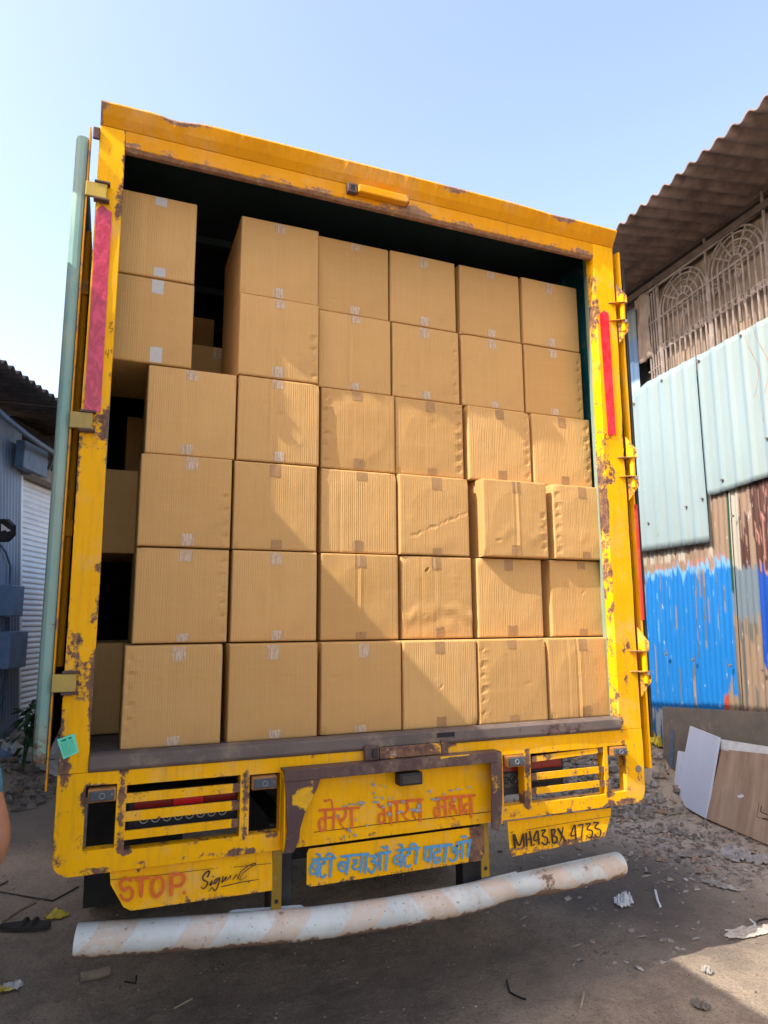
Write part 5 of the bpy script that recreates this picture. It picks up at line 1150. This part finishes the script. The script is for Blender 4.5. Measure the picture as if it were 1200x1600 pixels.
MB().prism([LX(-3.5, 3.13, .3), LX(9, 3.13, .3), LX(9, 3.19, .3), LX(-3.5, 3.19, .3)], LN*-.06).build('purlin', 'beam_wood', ls)
for s_ in (-3., -1.4, .3, 1.9, 3.6): MB().prism([LX(s_, 3.03, .9), LX(s_+.06, 3.03, .9), LX(s_+.06, 3.09, .9), LX(s_, 3.09, .9)], LN*-1.2+Vector((0, 0, .12))).build('rafter', 'beam_wood', ls)
b = MB(); b.tube([LX(-3.3+i*.42, 3.02-.30*i/9-.12*math.sin(i/9*3.14), .55-.02*i) for i in range(10)], .028, 8); b.build('blue_pipe', 'blue_grey_metal', ls, smooth=True)
b = MB(); b.tube([LX(-.3+i*.25, 2.98-.13*i-.06*math.sin(i/6*3.14), .7) for i in range(7)], .024, 8); b.build('blue_pipe', 'blue_grey_metal', ls, smooth=True)
# meter boxes on the wall
for nm, s0, s1, z0, z1, l_ in (('meter_box', -.90, -.60, .52, .90, 'upper blue-grey electric box on the left corrugated wall'), ('meter_box', -.86, -.42, -.12, .33, 'lower larger blue-grey electric box on the left corrugated wall')):
    o = MB().prism([LX(s0, z0, .08), LX(s1, z0, .08), LX(s1, z1, .08), LX(s0, z1, .08)], LN*.16).build(nm, 'box_blue', None, bevel=.008); tag(o, l_, 'electric box')
    MB().prism([LX(s0+.03, z0+.03, .2415), LX(s1-.03, z0+.03, .2415), LX(s1-.03, z1-.03, .2415), LX(s0+.03, z1-.03, .2415)], LN*.006).build('door', 'shutter', o, bevel=.003)
cg = 'conduits on the left wall'
for ds, za, zb2, r_, l_ in ((-.78, .51, .34, .014, 'leftmost of the short conduits joining the two electric boxes'), (-.70, .51, .34, .014, 'middle short conduit joining the two electric boxes'), (-.64, .51, .34, .014, 'rightmost of the short conduits joining the two electric boxes'), (-.72, -.13, -.75, .016, 'left long conduit running down from the lower electric box'), (-.60, -.13, -.75, .016, 'right long conduit running down from the lower electric box')):
    tag(MB().tube([LX(ds, za, .12), LX(ds+.02, zb2, .12)], r_, 8).build('conduit', 'blue_grey_metal', None, smooth=True), l_, 'pipe', cg)
tag(MB().tube([LX(-.95, 1.4, .1), LX(-.8, 1.32, .1), LX(-.66, 1.15, .1), LX(-.64, .92, .1)], .012, 6).build('cable', 'blue_grey_metal', None, smooth=True), 'grey cable curving down into the upper electric box', 'cable')
# dark octagonal plate near the left edge, on a wall bracket
oc = PD(2, 829, 5.3); b = MB(); b.prism([oc+_r*(.098*math.cos(R(22.5+45*i)))+_u0*(.098*math.sin(R(22.5+45*i))) for i in range(8)], _fw*.05); oct_ = b.build('wall_plate', 'black_steel', None, bevel=.006)
tag(oct_, 'black octagonal plate with a white mark at the left edge', 'plate')
b = MB(); b.f([b.v(oc-_fw*.002+_r*x+_u0*y) for x, y in ((.0, .055), (.075, .0), (.05, -.01), (.03, .005), (.0, -.005))]); b.build('white_mark', 'paper_white', oct_)
b = MB(); b.tube([oc+_fw*.05, oc+_fw*.1-_r*.3, oc-_r*1.4+_fw*.3], .018, 6); b.build('bracket', 'black_steel', oct_)
# plant by the wall
pb = LX(-.9, -1.35, .55); pl = empty('plant', pb, 'small green leafy plant at the foot of the left blue wall', 'plant')
b = MB(); lf = MB(); rnd = random.Random(4)
for k in range(5):
    a = rnd.uniform(0, 6.28); top = pb+Vector((math.cos(a)*.16, math.sin(a)*.16, rnd.uniform(.5, .8))); mid = (pb+top)/2+Vector((0, 0, .1)); b.tube([pb, mid, top], [.010, .008, .004], 6)
    for j in range(9):
        t = .35+.65*j/8; c = pb.lerp(top, t)+Vector((0, 0, .1*(1-abs(2*t-1)))); d = Vector((rnd.gauss(0, 1), rnd.gauss(0, 1), rnd.uniform(-.5, .5))).normalized(); sd_ = d.cross(Vector((0, 0, 1))).normalized(); L_ = rnd.uniform(.14, .24)
        up = Vector((0, 0, 1)); P_ = [c, c+d*L_*.35+sd_*L_*.2+up*.03, c+d*L_*.75+sd_*L_*.13+up*.0, c+d*L_-up*.05, c+d*L_*.75-sd_*L_*.13, c+d*L_*.35-sd_*L_*.2+up*.03]; lf.f([lf.v(q) for q in P_])
b.build('stem', 'leaf', pl, smooth=True); lf.build('leaves', 'leaf', pl)
# ------------------------------------------------------------------ tall shed nearer the camera on the left (out of view, shaped for shade; canopy and planks added to throw shadows)
C0 = 1.40; EZ = 3.30                                  # x + .95 z = C0 is the plane of the diagonal shadow edge
ts = empty('tall_shed', (-3.6, -1.6, GZ), 'tall corrugated shed outside the view on the left, shading the lane', 'shed')
def TX(s, z, o=0.): return Vector((-2.9, s, z)) + Vector((o, 0, 0))
corr('wall_sheet', -5.0, 2.9, EZ, GZ-.1, .0, .014, .076, 'painted_sheet', ts, lambda s, z: (.20, .24, .30), nzr=6, per=4, P=TX)
MB().box(-7.0, -2.95, -5.0, -4.9, GZ-.1, EZ).build('end_wall', 'concrete_wall', ts); MB().box(-7.0, -2.95, 2.8, 2.9, GZ-.1, EZ).build('end_wall', 'concrete_wall', ts)
roof('roof', -5.2, 3.0, .90, EZ-.03, .10, 4.2, .177, .027, ts, 'roof_under', P=TX)
AX = -1.0; AZ = (C0-AX)/.95                            # awning out of view, added so its pole edge throws the diagonal shadow
MB().prism([(AX, -3.4, AZ), (AX, -3.4, AZ-.006), (-2.85, -3.4, EZ-.35), (-2.85, -3.4, EZ-.33)], (0, 4.9, 0)).build('shade_awning', 'sheet_plastic', ts)
MB().tube([(AX-.02, -3.4, AZ-.025), (AX-.02, 1.5, AZ-.025)], .022, 10).build('shade_awning_pole', 'blue_grey_metal', ts, smooth=True)
for y_ in (-3.2, 1.3): MB().tube([(AX-.06, y_, GZ), (AX-.03, y_, AZ-.03)], .025, 8).build('post', 'blue_grey_metal', ts, smooth=True)  # props for the added canopy
BX = -1.05  # unseen planks added to throw the shadow strip on the cartons
MB().box(BX-.015, BX+.015, -.205, 1.5, (1.785-BX)/.95, (1.905-BX)/.95).build('shadow_plank', 'beam_wood', ts)
MB().box(BX-.015, BX+.015, -.175, 1.5, (1.69-BX)/.95, (1.765-BX)/.95).build('shadow_plank', 'beam_wood', ts)
for y_ in (-.12, .6, 1.4): MB().box(BX-.04, BX-.016, y_, y_+.03, (1.40-BX)/.95-.03, (1.89-BX)/.95).build('shadow_plank_bracket', 'beam_wood', ts)
# ------------------------------------------------------------------ person at the left edge (elbow in view)
def skin_body(name, verts, edges, radii, mat, parent, lev=2):
    me = bpy.data.meshes.new(name); me.from_pydata([tuple(v) for v in verts], edges, []); o = bpy.data.objects.new(name, me); col.objects.link(o)
    sk = o.modifiers.new('skin', 'SKIN'); ss = o.modifiers.new('sub', 'SUBSURF'); ss.levels = lev; ss.render_levels = lev
    for i, r_ in enumerate(radii):
        me.skin_vertices[0].data[i].radius = (r_, r_) if not isinstance(r_, tuple) else r_
    me.skin_vertices[0].data[0].use_root = True
    bpy.context.view_layer.update(); dg = bpy.context.evaluated_depsgraph_get(); nm = bpy.data.meshes.new_from_object(o.evaluated_get(dg))
    bpy.data.objects.remove(o); o = bpy.data.objects.new(name, nm); col.objects.link(o); nm.materials.clear(); nm.materials.append(M[mat])
    for p in nm.polygons: p.use_smooth = True
    if parent: o.parent = parent; o.matrix_parent_inverse = parent.matrix_world.inverted() if parent.type == 'MESH' else Matrix.Translation(-Vector(parent.location))
    return o
def person():
    E = PD(-5, 1316, 1.82); back = -_r; back.z = 0; back.normalize()      # towards the frame's left
    fwd = Vector((_fw.x, _fw.y, 0)).normalized()
    hipc = E + back*.34; hipc.z = GZ+.93
    S = {'pel': hipc, 'waist': hipc+Vector((0, 0, .13)), 'chest': hipc+Vector((0, 0, .36)), 'neckb': hipc+Vector((0, 0, .52)), 'neck': hipc+Vector((0, 0, .57)), 'head': hipc+Vector((0, 0, .66))+fwd*.02, 'crown': hipc+Vector((0, 0, .76))+fwd*.02}
    rt = -back
    S['shR'] = hipc+rt*.19+Vector((0, 0, .47)); S['elR'] = E.copy(); S['wrR'] = E + back*.13 + Vector((0, 0, -.22)) + fwd*.05; S['haR'] = S['wrR']+back*.05+Vector((0, 0, -.07))+fwd*.02
    S['shL'] = hipc-rt*.19+Vector((0, 0, .47)); S['elL'] = S['shL']-rt*.06+Vector((0, 0, -.29))-fwd*.03; S['wrL'] = S['elL']+Vector((0, 0, -.22))+fwd*.10; S['haL'] = S['wrL']+Vector((0, 0, -.08))+fwd*.02
    for sd_, nm in ((1, 'R'), (-1, 'L')):
        S['hp'+nm] = hipc+rt*.10*sd_+Vector((0, 0, -.06)); S['kn'+nm] = hipc+rt*.12*sd_+Vector((0, 0, -.46))+fwd*.02; S['an'+nm] = Vector((hipc.x, hipc.y, GZ+.09))+rt*.13*sd_; S['to'+nm] = Vector((hipc.x, hipc.y, GZ+.045))+rt*.14*sd_+fwd*.16
    names = list(S); idx = {n_: i for i, n_ in enumerate(names)}
    Eg = [('pel', 'waist'), ('waist', 'chest'), ('chest', 'neckb'), ('neckb', 'neck'), ('neck', 'head'), ('head', 'crown'), ('chest', 'shR'), ('shR', 'elR'), ('elR', 'wrR'), ('wrR', 'haR'), ('chest', 'shL'), ('shL', 'elL'), ('elL', 'wrL'), ('wrL', 'haL'),
          ('pel', 'hpR'), ('hpR', 'knR'), ('knR', 'anR'), ('anR', 'toR'), ('pel', 'hpL'), ('hpL', 'knL'), ('knL', 'anL'), ('anL', 'toL')]
    rad = {'pel': .13, 'waist': .12, 'chest': .14, 'neckb': .07, 'neck': .055, 'head': .085, 'crown': .075, 'shR': .058, 'elR': .047, 'wrR': .027, 'haR': .034, 'shL': .058, 'elL': .042, 'wrL': .027, 'haL': .034, 'hpR': .085, 'hpL': .085, 'knR': .058, 'knL': .058, 'anR': .038, 'anL': .038, 'toR': .035, 'toL': .035}
    V = [S[n_] for n_ in names]; ED = [(idx[a], idx[b_]) for a, b_ in Eg]; RD = [rad[n_] for n_ in names]
    # fingers
    for h, side in (('haR', 1), ('haL', -1)):
        p = S[h]; wv = (S[h]-S['wr'+h[2]]).normalized(); ac = fwd if h == 'haR' else fwd
        for k in range(4):
            a = len(V); b0 = p+ac*(-.027+.018*k)+wv*.02; V += [b0, b0+wv*(.035+.004*(k in (1, 2)))+back*.004*side, b0+wv*.055+back*.016*side]; RD += [.009, .0085, .007]; ED += [(idx[h], a), (a, a+1), (a+1, a+2)]
        a = len(V); V += [p+ac*.035-wv*.01, p+ac*.05+wv*.02]; RD += [.011, .009]; ED += [(idx[h], a), (a, a+1)]
    root = skin_body('person', V, ED, RD, 'skin', None)
    tag(root, 'person at the left edge with a bent bare elbow and teal-blue sleeve', 'person')
    def garment(nm, keys, eds, grow, mat, extra=None):
        S2 = dict(S)
        if extra: S2.update(extra)
        ks = keys; ix = {n_: i for i, n_ in enumerate(ks)}; rr = [ (rad.get(n_, .05)+grow) if not (extra and n_ in extra) else extra_r[n_] for n_ in ks]
        o = skin_body(nm, [S2[n_] for n_ in ks], [(ix[a], ix[b_]) for a, b_ in eds], rr, mat, root); return o
    extra_r = {'slR': .056, 'slL': .065, 'hem': .142}
    ex = {'slR': S['shR'].lerp(S['elR'], .78), 'slL': S['shL'].lerp(S['elL'], .7), 'hem': S['pel']+Vector((0, 0, -.03))}
    garment('shirt', ['pel', 'hem', 'waist', 'chest', 'neckb', 'shR', 'slR', 'shL', 'slL'], [('pel', 'hem'), ('pel', 'waist'), ('waist', 'chest'), ('chest', 'neckb'), ('chest', 'shR'), ('shR', 'slR'), ('chest', 'shL'), ('shL', 'slL')], .022, 'shirt_blue', ex)
    garment('trousers', ['pel', 'hpR', 'knR', 'anR', 'hpL', 'knL', 'anL'], [('pel', 'hpR'), ('hpR', 'knR'), ('knR', 'anR'), ('pel', 'hpL'), ('hpL', 'knL'), ('knL', 'anL')], .005, 'trousers')
    hc = S['head'].lerp(S['crown'], .5); b = MB(); b.bm.free(); b.bm = bmesh.new(); bmesh.ops.create_icosphere(b.bm, subdivisions=3, radius=.112)
    for v in b.bm.verts: v.co.z *= 1.08
    bmesh.ops.bisect_plane(b.bm, geom=b.bm.verts[:]+b.bm.edges[:]+b.bm.faces[:], plane_co=(0, 0, -.03), plane_no=(0, 0, 1)-Vector((0, 0, 0)) if False else Vector((fwd.x*-.9, fwd.y*-.9, .6)), clear_inner=True)
    for v in b.bm.verts: v.co += hc
    b.build('hair', 'hair', root, smooth=True)
    f0 = S['head']+fwd*.088
    b = MB(); b.prism([f0+Vector((0, 0, .03)), f0+fwd*.028+Vector((0, 0, -.012)), f0+Vector((0, 0, -.018))], rt*.014); b.build('nose', 'skin', root, bevel=.004)
    for k in (-1, 1): MB().tube([S['head']+fwd*.079+rt*.032*k+Vector((0, 0, .035)), S['head']+fwd*.088+rt*.032*k+Vector((0, 0, .035))], [.013, .006], 10).build('eye', 'paper_white', root); MB().tube([S['head']+rt*.088*k+Vector((0, 0, .0)), S['head']+rt*.098*k+Vector((0, 0, .0))-fwd*.01], [.026, .018], 10).build('ear', 'skin', root, smooth=True)
    MB().tube([f0-rt*.022+Vector((0, 0, -.045))-fwd*.006, f0+Vector((0, 0, -.047)), f0+rt*.022+Vector((0, 0, -.045))-fwd*.006], .006, 6).build('mouth', 'red_bit', root, smooth=True)
person()
